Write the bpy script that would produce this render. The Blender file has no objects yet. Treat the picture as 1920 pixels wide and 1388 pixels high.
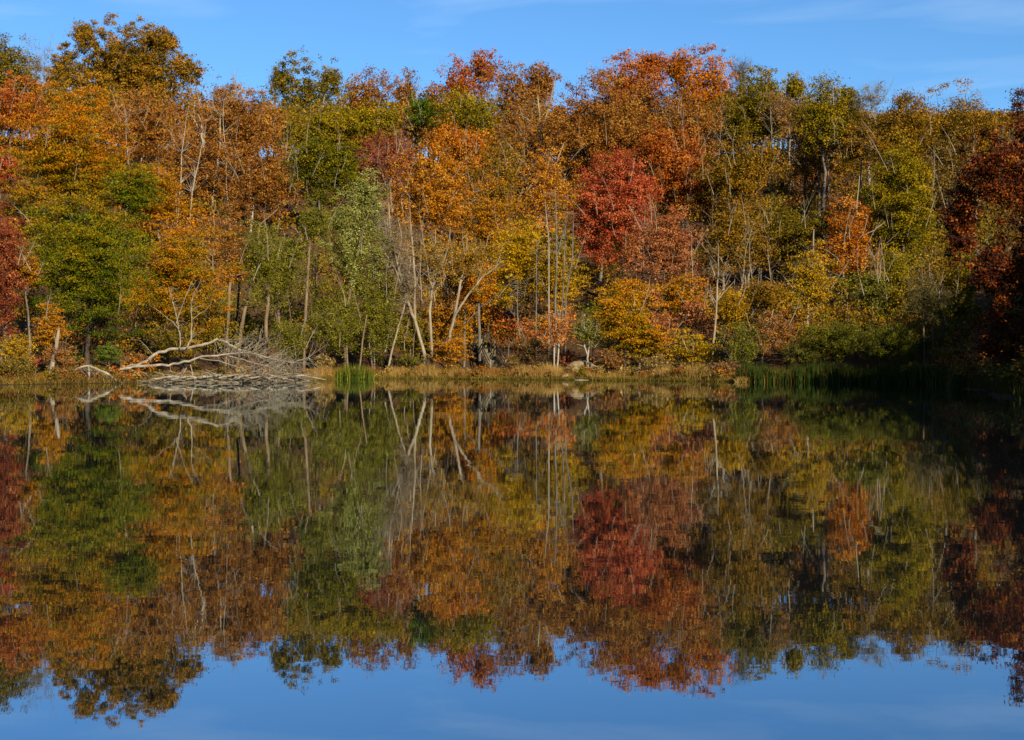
import bpy, math, random
import numpy as np
from mathutils import Vector

# ---------------------------------------------------------------- camera
F, HZ, HC = 2400.0, 681.0, 1.72          # focal length and horizon row of the 1920 px frame, eye height
S = bpy.context.scene
C = S.collection
cam_d = bpy.data.cameras.new('camera'); cam = bpy.data.objects.new('camera', cam_d); C.objects.link(cam)
cam_d.sensor_width = 36.0; cam_d.lens = 36.0 * F / 1920.0
cam_d.clip_start = 0.1; cam_d.clip_end = 12000
cam.location = (0, 0, HC)
cam.rotation_euler = (math.radians(90) - math.atan((694 - HZ) / F), 0, 0)
S.camera = cam

# ---------------------------------------------------------------- sky, sun, exposure
SUN_AZ, SUN_EL = math.radians(27), math.radians(26)      # behind the camera, to the right
sdir = Vector((math.sin(SUN_AZ) * math.cos(SUN_EL), -math.cos(SUN_AZ) * math.cos(SUN_EL), math.sin(SUN_EL)))
W = bpy.data.worlds.new('World'); S.world = W; W.use_nodes = True
nt = W.node_tree; nt.nodes.clear()
def wn(t, **k):
    n = nt.nodes.new(t)
    for a, b in k.items(): setattr(n, a, b)
    return n
sky = wn('ShaderNodeTexSky', sky_type='NISHITA'); sky.sun_disc = False
sky.sun_elevation = SUN_EL; sky.sun_rotation = math.atan2(sdir.x, sdir.y)
sky.altitude = 200; sky.air_density = 1.0; sky.dust_density = 0.35; sky.ozone_density = 2.2
tint = wn('ShaderNodeMixRGB', blend_type='MULTIPLY'); tint.inputs[0].default_value = 1
tint.inputs[2].default_value = (0.60, 1.01, 1.36, 1)
nt.links.new(sky.outputs[0], tint.inputs[1])
tc = wn('ShaderNodeTexCoord'); mp = wn('ShaderNodeMapping')
mp.inputs['Rotation'].default_value = (0, math.radians(14), 0)
mp.inputs['Scale'].default_value = (3.0, 3.0, 22.0)
nz = wn('ShaderNodeTexNoise'); nz.inputs['Scale'].default_value = 1.3; nz.inputs['Detail'].default_value = 5; nz.inputs['Distortion'].default_value = 0.6
cr = wn('ShaderNodeValToRGB'); cr.color_ramp.elements[0].position = 0.52; cr.color_ramp.elements[1].position = 0.9
cr.color_ramp.elements[1].color = (0.42, 0.42, 0.42, 1)
nt.links.new(tc.outputs['Generated'], mp.inputs[0]); nt.links.new(mp.outputs[0], nz.inputs['Vector']); nt.links.new(nz.outputs[0], cr.inputs[0])
cl = wn('ShaderNodeMixRGB'); cl.inputs[2].default_value = (6.5, 8.2, 10.0, 1)
nt.links.new(cr.outputs[0], cl.inputs[0]); nt.links.new(tint.outputs[0], cl.inputs[1])
bg = wn('ShaderNodeBackground'); bg.inputs[1].default_value = 0.05
wo = wn('ShaderNodeOutputWorld')
nt.links.new(cl.outputs[0], bg.inputs[0]); nt.links.new(bg.outputs[0], wo.inputs[0])

sun_d = bpy.data.lights.new('sun', 'SUN'); sun = bpy.data.objects.new('sun', sun_d); C.objects.link(sun)
sun_d.energy = 5.0; sun_d.angle = math.radians(0.53); sun_d.color = (1.0, 0.88, 0.68)
sun.rotation_euler = (-sdir).to_track_quat('-Z', 'Y').to_euler()

S.view_settings.view_transform = 'Standard'; S.view_settings.look = 'None'
S.view_settings.exposure = 1.25; S.view_settings.gamma = 1.0; S.view_settings.use_curve_mapping = False
S.render.engine = 'CYCLES'
S.cycles.max_bounces = 6; S.cycles.diffuse_bounces = 2; S.cycles.glossy_bounces = 3
S.cycles.transmission_bounces = 2; S.cycles.transparent_max_bounces = 4
S.cycles.use_denoising = True
S.cycles.sample_clamp_indirect = 6.0
S.cycles.caustics_reflective = False; S.cycles.caustics_refractive = False

# ---------------------------------------------------------------- helpers
def lin(c):
    return tuple(((v / 255) / 12.92 if v / 255 <= 0.04045 else ((v / 255 + 0.055) / 1.055) ** 2.4) for v in c) + (1,)

def mat(name):
    m = bpy.data.materials.new(name); m.use_nodes = True
    m.node_tree.nodes.clear()
    return m, m.node_tree

def P(px, py, Y):
    return np.array([(px - 960) * Y / F, Y, HC + (HZ - py) * Y / F])

# leaves: a ramp of leaf colours read from the per-leaf tone, part of the light passing through the blade
PAL = {
 'rust': [(100, 54, 24), (146, 82, 36), (174, 104, 48), (196, 130, 68)],
 'brick': [(118, 50, 22), (168, 76, 32), (196, 98, 44), (212, 126, 62)],
 'orange': [(122, 58, 14), (186, 90, 24), (214, 116, 34), (226, 148, 60)],
 'amber': [(124, 68, 14), (184, 100, 24), (210, 122, 34), (222, 150, 56)],
 'gold': [(98, 72, 14), (150, 102, 24), (190, 124, 34), (208, 148, 54)],
 'olive': [(70, 60, 14), (110, 94, 24), (138, 114, 34), (168, 134, 52)],
 'oliver': [(80, 62, 18), (126, 92, 26), (164, 104, 34), (188, 118, 46)],
 'brown':  [(78, 52, 24), (118, 80, 34), (146, 102, 46), (168, 126, 66)],
 'green': [(58, 60, 10), (92, 90, 15), (124, 114, 24), (158, 132, 38)],
 'ygreen': [(78, 72, 12), (124, 108, 20), (156, 130, 30), (184, 144, 44)],
 'vivid': [(48, 66, 12), (76, 98, 18), (100, 118, 28), (128, 136, 44)],
 'red': [(136, 46, 34), (180, 70, 47), (202, 92, 60), (216, 120, 82)],
 'mauve': [(124, 58, 40), (166, 88, 58), (190, 110, 74), (208, 136, 94)],
 'sage': [(84, 82, 30), (124, 120, 52), (156, 152, 80), (196, 194, 132)],
 'birch': [(70, 68, 18), (104, 100, 26), (132, 124, 38), (160, 148, 62)],
 'beech': [(96, 110, 12), (166, 130, 16), (210, 126, 22), (222, 112, 28)],
 'beechm': [(84, 92, 12), (152, 110, 16), (198, 112, 22), (214, 112, 28)],
 'beechg': [(60, 76, 10), (98, 106, 14), (138, 120, 18), (184, 122, 26)],
 'beecho': [(112, 96, 14), (176, 112, 20), (206, 112, 24), (220, 128, 40)],
 'yellow': [(112, 100, 14), (170, 134, 18), (208, 146, 26), (218, 126, 32)],
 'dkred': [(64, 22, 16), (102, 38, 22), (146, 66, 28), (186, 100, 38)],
 'maroon': [(92, 36, 28), (132, 56, 40), (160, 78, 52), (182, 104, 68)],
 'willow': [(66, 66, 14), (90, 90, 20), (112, 108, 28), (134, 126, 40)],
 'tan':    [(122, 84, 44), (160, 114, 64), (188, 144, 88), (206, 170, 116)],
 'straw': [(118, 82, 44), (160, 116, 66), (192, 148, 92), (212, 178, 124)],
 'rustgr': [(96, 54, 30), (132, 78, 44), (160, 104, 62), (178, 130, 82)],
 'reed': [(36, 48, 16), (58, 72, 24), (94, 104, 38), (158, 146, 62)],
 'mossy': [(72, 60, 26), (106, 88, 38), (136, 112, 54), (166, 138, 78)],
}
LM = {}
def leafmat(pal):
    if pal in LM: return LM[pal]
    m, t = mat('leaf_' + pal)
    at = t.nodes.new('ShaderNodeAttribute'); at.attribute_name = 'tone'
    r = t.nodes.new('ShaderNodeValToRGB'); el = r.color_ramp.elements
    cs = PAL[pal]
    def lin_(c):
        a = lin(c); w = 1.26 if c[0] > 1.3 * c[1] else 1.04; k = .53; a = np.array([a[0], a[1] * w, a[2] * w]); lum = a @ [.3, .6, .1]; a = np.maximum(lum + (a - lum) * 1.04, .004) * k * 1.03; return (a[0], a[1], a[2] * .78, 1)
    el[0].position = 0.08; el[0].color = lin_(cs[0]); el[1].position = 0.95; el[1].color = lin_(cs[3])
    e = el.new(0.38); e.color = lin_(cs[1]); e = el.new(0.68); e.color = lin_(cs[2])
    b = t.nodes.new('ShaderNodeBsdfPrincipled'); b.inputs['Roughness'].default_value = 0.55
    b.inputs['Specular IOR Level'].default_value = 0.05
    tr = t.nodes.new('ShaderNodeBsdfTranslucent'); mx = t.nodes.new('ShaderNodeMixShader'); mx.inputs[0].default_value = 0.17
    o = t.nodes.new('ShaderNodeOutputMaterial')
    t.links.new(at.outputs['Fac'], r.inputs[0]); t.links.new(r.outputs[0], b.inputs['Base Color']); t.links.new(r.outputs[0], tr.inputs[0])
    t.links.new(b.outputs[0], mx.inputs[1]); t.links.new(tr.outputs[0], mx.inputs[2]); t.links.new(mx.outputs[0], o.inputs[0])
    LM[pal] = m
    return m

def noisemat(name, c0, c1, scale=3.0, rough=0.9, stretch=(1, 1, 1), bump=0.3, dist=0.05, detail=6, c2=None, k=.40):
    m, t = mat(name)
    g = t.nodes.new('ShaderNodeTexCoord'); mpp = t.nodes.new('ShaderNodeMapping'); mpp.inputs['Scale'].default_value = stretch
    n = t.nodes.new('ShaderNodeTexNoise'); n.inputs['Scale'].default_value = scale; n.inputs['Detail'].default_value = detail; n.inputs['Roughness'].default_value = 0.65
    r = t.nodes.new('ShaderNodeValToRGB'); r.color_ramp.elements[0].position = 0.32; r.color_ramp.elements[1].position = 0.68
    kk = lambda c: tuple(v * k for v in lin(c)[:3]) + (1,)
    r.color_ramp.elements[0].color = kk(c0); r.color_ramp.elements[1].color = kk(c1)
    if c2: e = r.color_ramp.elements.new(0.5); e.color = kk(c2)
    b = t.nodes.new('ShaderNodeBsdfPrincipled'); b.inputs['Roughness'].default_value = rough; b.inputs['Specular IOR Level'].default_value = 0.2
    bu = t.nodes.new('ShaderNodeBump'); bu.inputs['Strength'].default_value = bump; bu.inputs['Distance'].default_value = dist
    o = t.nodes.new('ShaderNodeOutputMaterial')
    L = t.links.new
    L(g.outputs['Object'], mpp.inputs[0]); L(mpp.outputs[0], n.inputs['Vector']); L(n.outputs[0], r.inputs[0]); L(r.outputs[0], b.inputs['Base Color'])
    L(n.outputs[0], bu.inputs['Height']); L(bu.outputs[0], b.inputs['Normal']); L(b.outputs[0], o.inputs[0])
    return m

BARK = {
 'pale': noisemat('bark_pale', (140, 122, 98), (196, 180, 152), 2.2, stretch=(1, 1, .3)),
 'tan':  noisemat('bark_tan', (112, 90, 66), (168, 142, 110), 2.2, stretch=(1, 1, .3)),
 'grey': noisemat('bark_grey', (92, 84, 74), (150, 140, 124), 2.5, stretch=(1, 1, .3)),
 'dark': noisemat('bark_dark', (58, 48, 40), (100, 86, 70), 2.5, stretch=(1, 1, .3)),
 'white': noisemat('bark_white', (170, 158, 136), (214, 204, 184), 2.2, stretch=(1, 1, .4)),
 'bleached': noisemat('wood_bleached', (128, 114, 94), (204, 190, 164), 3.0, stretch=(.5, 1, 1)),
}
WOOD = noisemat('weathered_timber', (120, 104, 80), (176, 156, 122), 4, stretch=(1, 6, 6))
STONE = noisemat('sandstone', (136, 116, 84), (196, 176, 134), 1.6, c2=(168, 146, 106), bump=.6, dist=.12)
STEPM = noisemat('mossy_step', (66, 60, 46), (138, 124, 92), 2.5, bump=.5)

def link(o, parent=None):
    C.objects.link(o)
    if parent is not None: o.parent = parent
    return o

def tagit(o, label=None, cat=None, group=None, kind=None):
    if label: o['label'] = label
    if cat: o['category'] = cat
    if group: o['group'] = group
    if kind: o['kind'] = kind
    return o

def empty(name, loc):
    e = bpy.data.objects.new(name, None); e.location = loc; e.empty_display_size = .3
    return link(e)

def mesh_np(name, V, Q, mtl, parent=None, tone=None, origin=None, smooth=False):
    """V (n,3) points, Q (m,k) faces of equal size k, as one object."""
    V = np.asarray(V, dtype=np.float32); Q = np.asarray(Q, dtype=np.int32)
    if origin is not None: V = V - np.asarray(origin, dtype=np.float32)
    me = bpy.data.meshes.new(name); k = Q.shape[1]
    me.vertices.add(len(V)); me.vertices.foreach_set('co', V.ravel())
    me.loops.add(Q.size); me.loops.foreach_set('vertex_index', Q.ravel())
    me.polygons.add(len(Q)); me.polygons.foreach_set('loop_start', np.arange(0, Q.size, k, dtype=np.int32))
    if smooth: me.polygons.foreach_set('use_smooth', np.ones(len(Q), dtype=bool))
    if tone is not None:
        a = me.attributes.new('tone', 'FLOAT', 'POINT'); a.data.foreach_set('value', np.asarray(tone, dtype=np.float32))
    me.materials.append(mtl); me.update(calc_edges=True)
    o = bpy.data.objects.new(name, me)
    return link(o, parent)

class Tubes:
    def __init__(self): self.V = []; self.Q = []; self.n = 0
    def line(self, pts, rad, sides=5):
        pts = np.asarray(pts, float); rad = np.asarray(rad, float); m = len(pts)
        tg = np.gradient(pts, axis=0); tg /= np.linalg.norm(tg, axis=1)[:, None] + 1e-9
        ref = np.array([0.31, 0.93, 0.19]) if abs(tg[:, 2]).mean() > .5 else np.array([0.1, 0.2, 1.0])
        a = np.cross(tg, ref); a /= np.linalg.norm(a, axis=1)[:, None] + 1e-9
        b = np.cross(tg, a)
        th = np.arange(sides) * 2 * np.pi / sides
        ring = pts[:, None, :] + rad[:, None, None] * (np.cos(th)[None, :, None] * a[:, None, :] + np.sin(th)[None, :, None] * b[:, None, :])
        self.V.append(ring.reshape(-1, 3))
        i = np.arange(m - 1)[:, None] * sides; j = np.arange(sides)[None, :]; j2 = (j + 1) % sides
        q = np.stack([i + j, i + j2, i + sides + j2, i + sides + j], -1).reshape(-1, 4) + self.n
        self.Q.append(q); self.n += m * sides
    def segs(self, A, B, ra, rb):
        """many straight 3-sided twigs at once"""
        A = np.asarray(A, float); B = np.asarray(B, float); n = len(A)
        if n == 0: return
        t = B - A; t /= np.linalg.norm(t, axis=1)[:, None] + 1e-9
        a = np.cross(t, np.array([.37, .71, .59])); a /= np.linalg.norm(a, axis=1)[:, None] + 1e-9; b = np.cross(t, a)
        th = np.arange(3) * 2 * np.pi / 3
        off = np.cos(th)[None, :, None] * a[:, None, :] + np.sin(th)[None, :, None] * b[:, None, :]
        ra = np.broadcast_to(np.asarray(ra, float), (n,)); rb = np.broadcast_to(np.asarray(rb, float), (n,))
        V = np.concatenate([A[:, None, :] + off * ra[:, None, None], B[:, None, :] + off * rb[:, None, None]], 1).reshape(-1, 3)
        k = np.arange(n)[:, None, None] * 6
        q = np.array([[0, 1, 4, 3], [1, 2, 5, 4], [2, 0, 3, 5]])[None] + k
        self.V.append(V); self.Q.append(q.reshape(-1, 4) + self.n); self.n += 6 * n
    def build(self, name, mtl, parent=None, origin=None):
        if not self.V: return None
        return mesh_np(name, np.concatenate(self.V), np.concatenate(self.Q), mtl, parent, origin=origin, smooth=True)

def leaf_cloud(rng, cen, rc, cnt, size, up, out, tone_c, elong=.62, vert=0.0):
    """leaf blades gathered round clump centres; returns quads and tone"""
    idx = np.repeat(np.arange(len(cen)), cnt); n = len(idx)
    d = rng.normal(size=(n, 3)); d /= np.linalg.norm(d, axis=1)[:, None]
    r = rng.random(n) ** .45 * (1 + .32 * rng.normal(size=n))
    pos = cen[idx] + d * r[:, None] * rc[idx]
    nm = out * d + np.array([0, 0, up]) + .75 * rng.normal(size=(n, 3))
    nm /= np.linalg.norm(nm, axis=1)[:, None]
    h = rng.normal(size=(n, 3)); h[:, 2] += vert * rng.choice([-3, 3], n)
    t1 = h - (h * nm).sum(1)[:, None] * nm; t1 /= np.linalg.norm(t1, axis=1)[:, None] + 1e-9
    t2 = np.cross(nm, t1)
    s = size * (.6 + .8 * rng.random(n)); a = (t1 * s[:, None]) * .5; b = t2 * (s * elong)[:, None] * .5
    sk = (rng.random(n) - .5)[:, None] * .5
    V = np.stack([pos - a, pos + b + a * (.35 + sk), pos - b + a * (.35 - sk)], 1).reshape(-1, 3)
    tone = np.clip(tone_c[idx] + .17 * rng.normal(size=n), 0, 1)
    return V, np.repeat(tone, 3)

# ---------------------------------------------------------------- terrain
SHORE = np.array([(-80, 4), (-66, 50), (-50, 84), (-42.5, 96), (-40.3, 100.7), (-36, 107), (-30.7, 111.6), (-25, 116), (-20.8, 121), (-19.8, 131), (-18.5, 138),
    (-14, 140.5), (-9.3, 140), (-5, 137), (-.6, 135), (4, 131.5), (7.5, 129), (11, 126.5), (14.9, 123), (18, 120), (20.6, 118), (24, 116.2), (28.2, 115), (32, 113), (34.4, 111),
    (34.5, 102), (31, 88), (27, 72), (23.0, 58), (24, 44), (29, 22), (33, 3), (15, 2.6), (0, 2.4), (-30, 3)], float)
_r = np.random.default_rng(3); _o = []
for _i in range(len(SHORE)):
    _a, _b = SHORE[_i], SHORE[(_i + 1) % len(SHORE)]; _n = max(1, int(np.hypot(*(_b - _a)) / 1.6)) if min(_a[1], _b[1]) > 55 else 1
    for _k in range(_n):
        _q = _a + (_b - _a) * _k / _n
        if _k: _q = _q + _r.normal(size=2) * np.array([.3, .95])
        _o.append(_q)
SHORE = np.array(_o)
def shore_d(X, Y):
    X = np.atleast_1d(np.asarray(X, float)); Y = np.atleast_1d(np.asarray(Y, float))
    A = SHORE; B = np.roll(SHORE, -1, 0); ex, ey = (B - A).T; x = X[:, None]; y = Y[:, None]
    t = np.clip(((x - A[:, 0]) * ex + (y - A[:, 1]) * ey) / (ex * ex + ey * ey), 0, 1)
    best = np.sqrt(((x - A[:, 0] - t * ex) ** 2 + (y - A[:, 1] - t * ey) ** 2).min(1))
    c = ((A[:, 1] > y) != (B[:, 1] > y)) & (x < ex * (y - A[:, 1]) / (ey + 1e-12) + A[:, 0])
    return np.where(c.sum(1) % 2 == 1, -best, best)
def sstep(a, b, x):
    t = np.clip((x - a) / (b - a), 0, 1); return t * t * (3 - 2 * t)
def ground(X, Y):
    X = np.atleast_1d(np.asarray(X, float)); Y = np.atleast_1d(np.asarray(Y, float))
    d = shore_d(X, Y)
    w = .06 * np.sin(X * 1.7 + Y * .9) + .05 * np.sin(X * .63 - Y * 1.4)
    bank = np.where(d < 0, np.maximum(d * .12, -2.2), .06 + .34 * sstep(0, 3.5, d) + w * sstep(.5, 3, d))
    t = np.maximum(d - 6.5, 0); t = t * t / (t + 4)
    z = .37 * t; z = np.where(z < 40, z, 40 + 9 * (1 - np.exp(-np.maximum(z - 40, 0) / 9)))
    z = z * (.25 + .75 * sstep(20, 60, Y))* sstep(-5, 15, Y)
    und = .5 * np.sin(X * .13 + 1.3) * np.sin(Y * .11) + .3 * np.sin(X * .31 + Y * .23)
    return bank + z + und * sstep(8, 25, d)

_gc = {}
def grid(xs, ys, fn):
    XX, YY = np.meshgrid(xs, ys); Z = fn(XX.ravel(), YY.ravel())
    V = np.stack([XX.ravel(), YY.ravel(), Z], 1); nx = len(xs)
    i = (np.arange(len(ys) - 1)[:, None] * nx + np.arange(nx - 1)[None, :]).ravel()
    return V, np.stack([i, i + 1, i + nx + 1, i + nx], 1)

xs = np.concatenate([[-4000, -1500, -600, -320], np.arange(-220, -72, 6), np.arange(-72, 72, 1.5), np.arange(72, 221, 6), [320, 600, 1500, 4000]])
ys = np.concatenate([[-3000, -900, -300, -120], np.arange(-60, 30, 6), np.arange(30, 285, 1.5), np.arange(285, 330, 6), [420, 700, 1500, 5000]])
V, Q = grid(xs, ys, ground)
m, t = mat('forest_floor')
g = t.nodes.new('ShaderNodeTexCoord'); n1 = t.nodes.new('ShaderNodeTexNoise'); n1.inputs['Scale'].default_value = .35; n1.inputs['Detail'].default_value = 4
n2 = t.nodes.new('ShaderNodeTexNoise'); n2.inputs['Scale'].default_value = 3.2; n2.inputs['Detail'].default_value = 8; n2.inputs['Roughness'].default_value = .8
r1 = t.nodes.new('ShaderNodeValToRGB'); r1.color_ramp.elements[0].position = .3; r1.color_ramp.elements[1].position = .72
r1.color_ramp.elements[0].color = lin((40, 30, 20)); r1.color_ramp.elements[1].color = lin((98, 66, 38)); e = r1.color_ramp.elements.new(.52); e.color = lin((68, 47, 28))
r2 = t.nodes.new('ShaderNodeValToRGB'); r2.color_ramp.elements[0].color = lin((36, 33, 20)); r2.color_ramp.elements[1].color = lin((84, 56, 32))
mx = t.nodes.new('ShaderNodeMixRGB'); mx.inputs[0].default_value = .4
sx = t.nodes.new('ShaderNodeSeparateXYZ'); rm = t.nodes.new('ShaderNodeMapRange'); rm.inputs[1].default_value = .05; rm.inputs[2].default_value = .28; rm.inputs[3].default_value = 1; rm.inputs[4].default_value = 0
mud = t.nodes.new('ShaderNodeMixRGB'); mud.inputs[2].default_value = lin((52, 40, 28))
b = t.nodes.new('ShaderNodeBsdfPrincipled'); b.inputs['Roughness'].default_value = .95; b.inputs['Specular IOR Level'].default_value = .1
bu = t.nodes.new('ShaderNodeBump'); bu.inputs['Strength'].default_value = .7; bu.inputs['Distance'].default_value = .15
o = t.nodes.new('ShaderNodeOutputMaterial'); L = t.links.new
L(g.outputs['Object'], n1.inputs['Vector']); L(g.outputs['Object'], n2.inputs['Vector']); L(n2.outputs[0], r1.inputs[0]); L(n1.outputs[0], r2.inputs[0])
L(r1.outputs[0], mx.inputs[1]); L(r2.outputs[0], mx.inputs[2]); L(g.outputs['Object'], sx.inputs[0]); L(sx.outputs[2], rm.inputs[0])
L(mx.outputs[0], mud.inputs[1]); L(rm.outputs[0], mud.inputs[0]); L(mud.outputs[0], b.inputs['Base Color'])
L(n2.outputs[0], bu.inputs['Height']); L(bu.outputs[0], b.inputs['Normal']); L(b.outputs[0], o.inputs[0])
hill = mesh_np('hillside_ground', V, Q, m, smooth=True)
tagit(hill, 'leaf covered hillside and pond bank under the trees', None, None, 'structure')

# ---------------------------------------------------------------- water
m, t = mat('pond_water'); L = t.links.new
g = t.nodes.new('ShaderNodeTexCoord')
def noise(scale, sc, detail, rough=.5):
    a = t.nodes.new('ShaderNodeMapping'); a.inputs['Scale'].default_value = sc
    n = t.nodes.new('ShaderNodeTexNoise'); n.inputs['Scale'].default_value = scale; n.inputs['Detail'].default_value = detail; n.inputs['Roughness'].default_value = rough
    L(g.outputs['Object'], a.inputs[0]); L(a.outputs[0], n.inputs['Vector']); return n
rip = noise(1.0, (4.0, 11.0, 1), 3.0, .6)
swl = noise(1.0, (.25, .55, 1), 1.0)
pat = noise(1.0, (.035, .09, 1), 2.0)
def vm(op, a=None, b=None):
    n = t.nodes.new('ShaderNodeVectorMath'); n.operation = op
    for i, v in enumerate((a, b)):
        if v is None: continue
        if isinstance(v, tuple): n.inputs[i].default_value = v
        else: L(v, n.inputs[i])
    return n
pr = t.nodes.new('ShaderNodeMapRange'); pr.inputs[1].default_value = .35; pr.inputs[2].default_value = .68; pr.inputs[3].default_value = .35; pr.inputs[4].default_value = 1.2
L(pat.outputs[0], pr.inputs[0])
v1 = vm('SUBTRACT', rip.outputs['Color'], (.5, .5, .5)); v1 = vm('MULTIPLY', v1.outputs[0], (.0035, .0095, 0))
sc = t.nodes.new('ShaderNodeVectorMath'); sc.operation = 'SCALE'; L(v1.outputs[0], sc.inputs[0]); L(pr.outputs[0], sc.inputs['Scale'])
v2 = vm('SUBTRACT', swl.outputs['Color'], (.5, .5, .5)); v2 = vm('MULTIPLY', v2.outputs[0], (.002, .004, 0))
v3 = vm('ADD', sc.outputs[0], v2.outputs[0]); v4 = vm('ADD', v3.outputs[0], (0, 0, 1)); v5 = vm('NORMALIZE', v4.outputs[0])
gl = t.nodes.new('ShaderNodeBsdfGlossy'); gl.inputs['Color'].default_value = (.86, .93, 1.0, 1); gl.inputs['Roughness'].default_value = .012
df = t.nodes.new('ShaderNodeBsdfDiffuse'); df.inputs['Color'].default_value = (.004, .006, .007, 1)
fr = t.nodes.new('ShaderNodeFresnel'); fr.inputs['IOR'].default_value = 1.33
fm = t.nodes.new('ShaderNodeMapRange'); fm.inputs[3].default_value = .38; fm.inputs[4].default_value = 1.0
mw = t.nodes.new('ShaderNodeMixShader'); o = t.nodes.new('ShaderNodeOutputMaterial')
L(v5.outputs[0], gl.inputs['Normal']); L(v5.outputs[0], fr.inputs['Normal']); L(fr.outputs[0], fm.inputs[0]); L(fm.outputs[0], mw.inputs[0])
L(df.outputs[0], mw.inputs[1]); L(gl.outputs[0], mw.inputs[2]); L(mw.outputs[0], o.inputs[0])
wv = np.array([(-110, -1, 0), (60, -1, 0), (60, 150, 0), (-110, 150, 0)], float)
water = mesh_np('pond_water', wv, [[0, 1, 2, 3]], m)
tagit(water, 'still pond water mirroring the autumn hillside', None, None, 'structure')

# ---------------------------------------------------------------- tree builder
def solve_Y(px, top, H):
    """distance at which a tree of height H, standing on the hill, reaches picture row top; H < 0: that many metres behind the shore"""
    Ys = np.arange(85.0 if px < 1790 else 60.0, 300.0, .5); X = (px - 960) * Ys / F
    d = shore_d(X, Ys); gz = ground(X, Ys)
    inside = np.where(d < 0)[0]; i0 = inside[-1] + 1 if len(inside) else 0
    if H < 0:
        k = np.where(d[i0:] >= -H)[0]; return Ys[i0 + k[0]] if len(k) else Ys[-1]
    h = HC + (HZ - top) * Ys / F - gz
    for k in range(i0, len(Ys)):
        if d[k] > 2.5 and h[k] <= H: return Ys[k]
    return Ys[-1]

def solve_row(px, row):
    """distance at which the hill's ground is seen at picture row"""
    Ys = np.arange(85.0, 300.0, .5); X = (px - 960) * Ys / F
    d = shore_d(X, Ys); r = HZ - (ground(X, Ys) - HC) * F / Ys
    inside = np.where(d < 0)[0]; i0 = inside[-1] + 1 if len(inside) else 0
    k = np.where((r[i0:] <= row) & (d[i0:] > 2))[0]
    return Ys[i0 + k[0]] if len(k) else Ys[-1]

STY = {  # clump radius, flatness, leaf size in px, up, out, share of shell, leaf density, twigs per clump
 'oak':   dict(rc=1.15, fz=.72, lf=2.35, up=.45, out=.8, shell=.55, den=1.0, tw=1, lump=.17),
 'airy':  dict(rc=.95, fz=.75, lf=2.4, up=.45, out=.8, shell=.45, den=.62, tw=3, lump=.26),
 'maple': dict(rc=.95, fz=.62, lf=2.25, up=.5, out=.8, shell=.55, den=1.05, tw=1, lump=.16),
 'beech': dict(rc=1.2, fz=.34, lf=2.2, up=.75, out=.45, shell=.4, den=1.15, tw=2, lump=.2),
 'birch': dict(rc=.85, fz=.95, lf=2.0, up=.35, out=.5, shell=.3, den=.75, tw=3, lump=.26),
 'thin':  dict(rc=.9, fz=.8, lf=2.0, up=.4, out=.5, shell=.3, den=.34, tw=6, lump=.3),
 'bare':  dict(rc=1.0, fz=1.0, lf=2.0, up=.4, out=.5, shell=.3, den=.05, tw=8, lump=.3),
 'bush':  dict(rc=.55, fz=.8, lf=2.2, up=.45, out=.6, shell=.4, den=1.1, tw=2, lump=.25),
 'willow':dict(rc=.7, fz=1.0, lf=1.7, up=.3, out=.5, shell=.35, den=1.5, tw=3, lump=.2),
}
NL = [0]
def blob(rng, cen, R, st, Y, den=1.0, grad=.0, gap=1.0):
    """clump centres in an uneven egg of half axes R, then the leaves on them"""
    s = STY[st]; rm = (R[0] * R[1] * R[2]) ** (1 / 3)
    rc = s['rc'] * np.clip(rm / 5.0, .35, .95)
    n = int(np.clip(4.8 * (R[0] * R[2]) / rc ** 2 * (1.7 if st == 'beech' else 1), 10, 380) * gap * (.5 if st in ('bare', 'thin') else 1))
    d = rng.normal(size=(n, 3)); d[:, 1] -= .8 * np.abs(rng.normal(size=n)); d /= np.linalg.norm(d, axis=1)[:, None]
    k = rng.normal(size=(5, 3)) * 2.4; ph = rng.random(5) * 6.28
    lump = 1 + s['lump'] * np.sin(d @ k.T + ph).sum(1) / 2.2
    r = 1 - (1 - s['shell'] * .6) * rng.random(n) ** 1.5
    inner = np.maximum(np.array(R) - rc * np.array([.75, .75, .75 * s['fz']]), np.array(R) * .4)
    cc = d * (r * np.clip(lump, .55, 1.22))[:, None] * inner
    if st in ('beech',): cc[:, 2] -= .05 * (cc[:, 0] ** 2 + cc[:, 1] ** 2) / max(R[0], 1)
    zr = cc[:, 2] / R[2]
    cen2 = cc + np.array(cen)
    rad = rc * (.7 + .6 * rng.random(n))[:, None] * np.array([1, 1, s['fz']])
    pxl = Y / (F * .5333)                              # metres to one pixel of the render
    A = math.pi * R[0] * R[2] / pxl ** 2
    size = s['lf'] * pxl * .87
    N = 6.2 * den * s['den'] * A / (s['lf'] ** 2 * .45)
    cnt = np.maximum((N / n * (.6 + .8 * rng.random(n))).astype(int), 1)
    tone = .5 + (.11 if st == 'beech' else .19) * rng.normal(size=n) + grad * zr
    vv, tt = leaf_cloud(rng, cen2, rad, cnt, size, s['up'], s['out'], tone)
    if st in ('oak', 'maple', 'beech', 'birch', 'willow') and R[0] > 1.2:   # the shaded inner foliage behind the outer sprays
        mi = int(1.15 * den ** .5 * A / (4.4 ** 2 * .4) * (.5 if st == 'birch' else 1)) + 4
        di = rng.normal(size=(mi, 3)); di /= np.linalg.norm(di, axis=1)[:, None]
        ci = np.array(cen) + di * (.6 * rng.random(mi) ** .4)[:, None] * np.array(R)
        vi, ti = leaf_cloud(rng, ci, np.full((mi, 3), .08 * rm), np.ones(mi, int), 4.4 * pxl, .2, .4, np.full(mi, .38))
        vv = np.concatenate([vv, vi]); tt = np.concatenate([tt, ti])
    NL[0] += len(tt) // 3
    return cen2, rad, vv, tt

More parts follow.
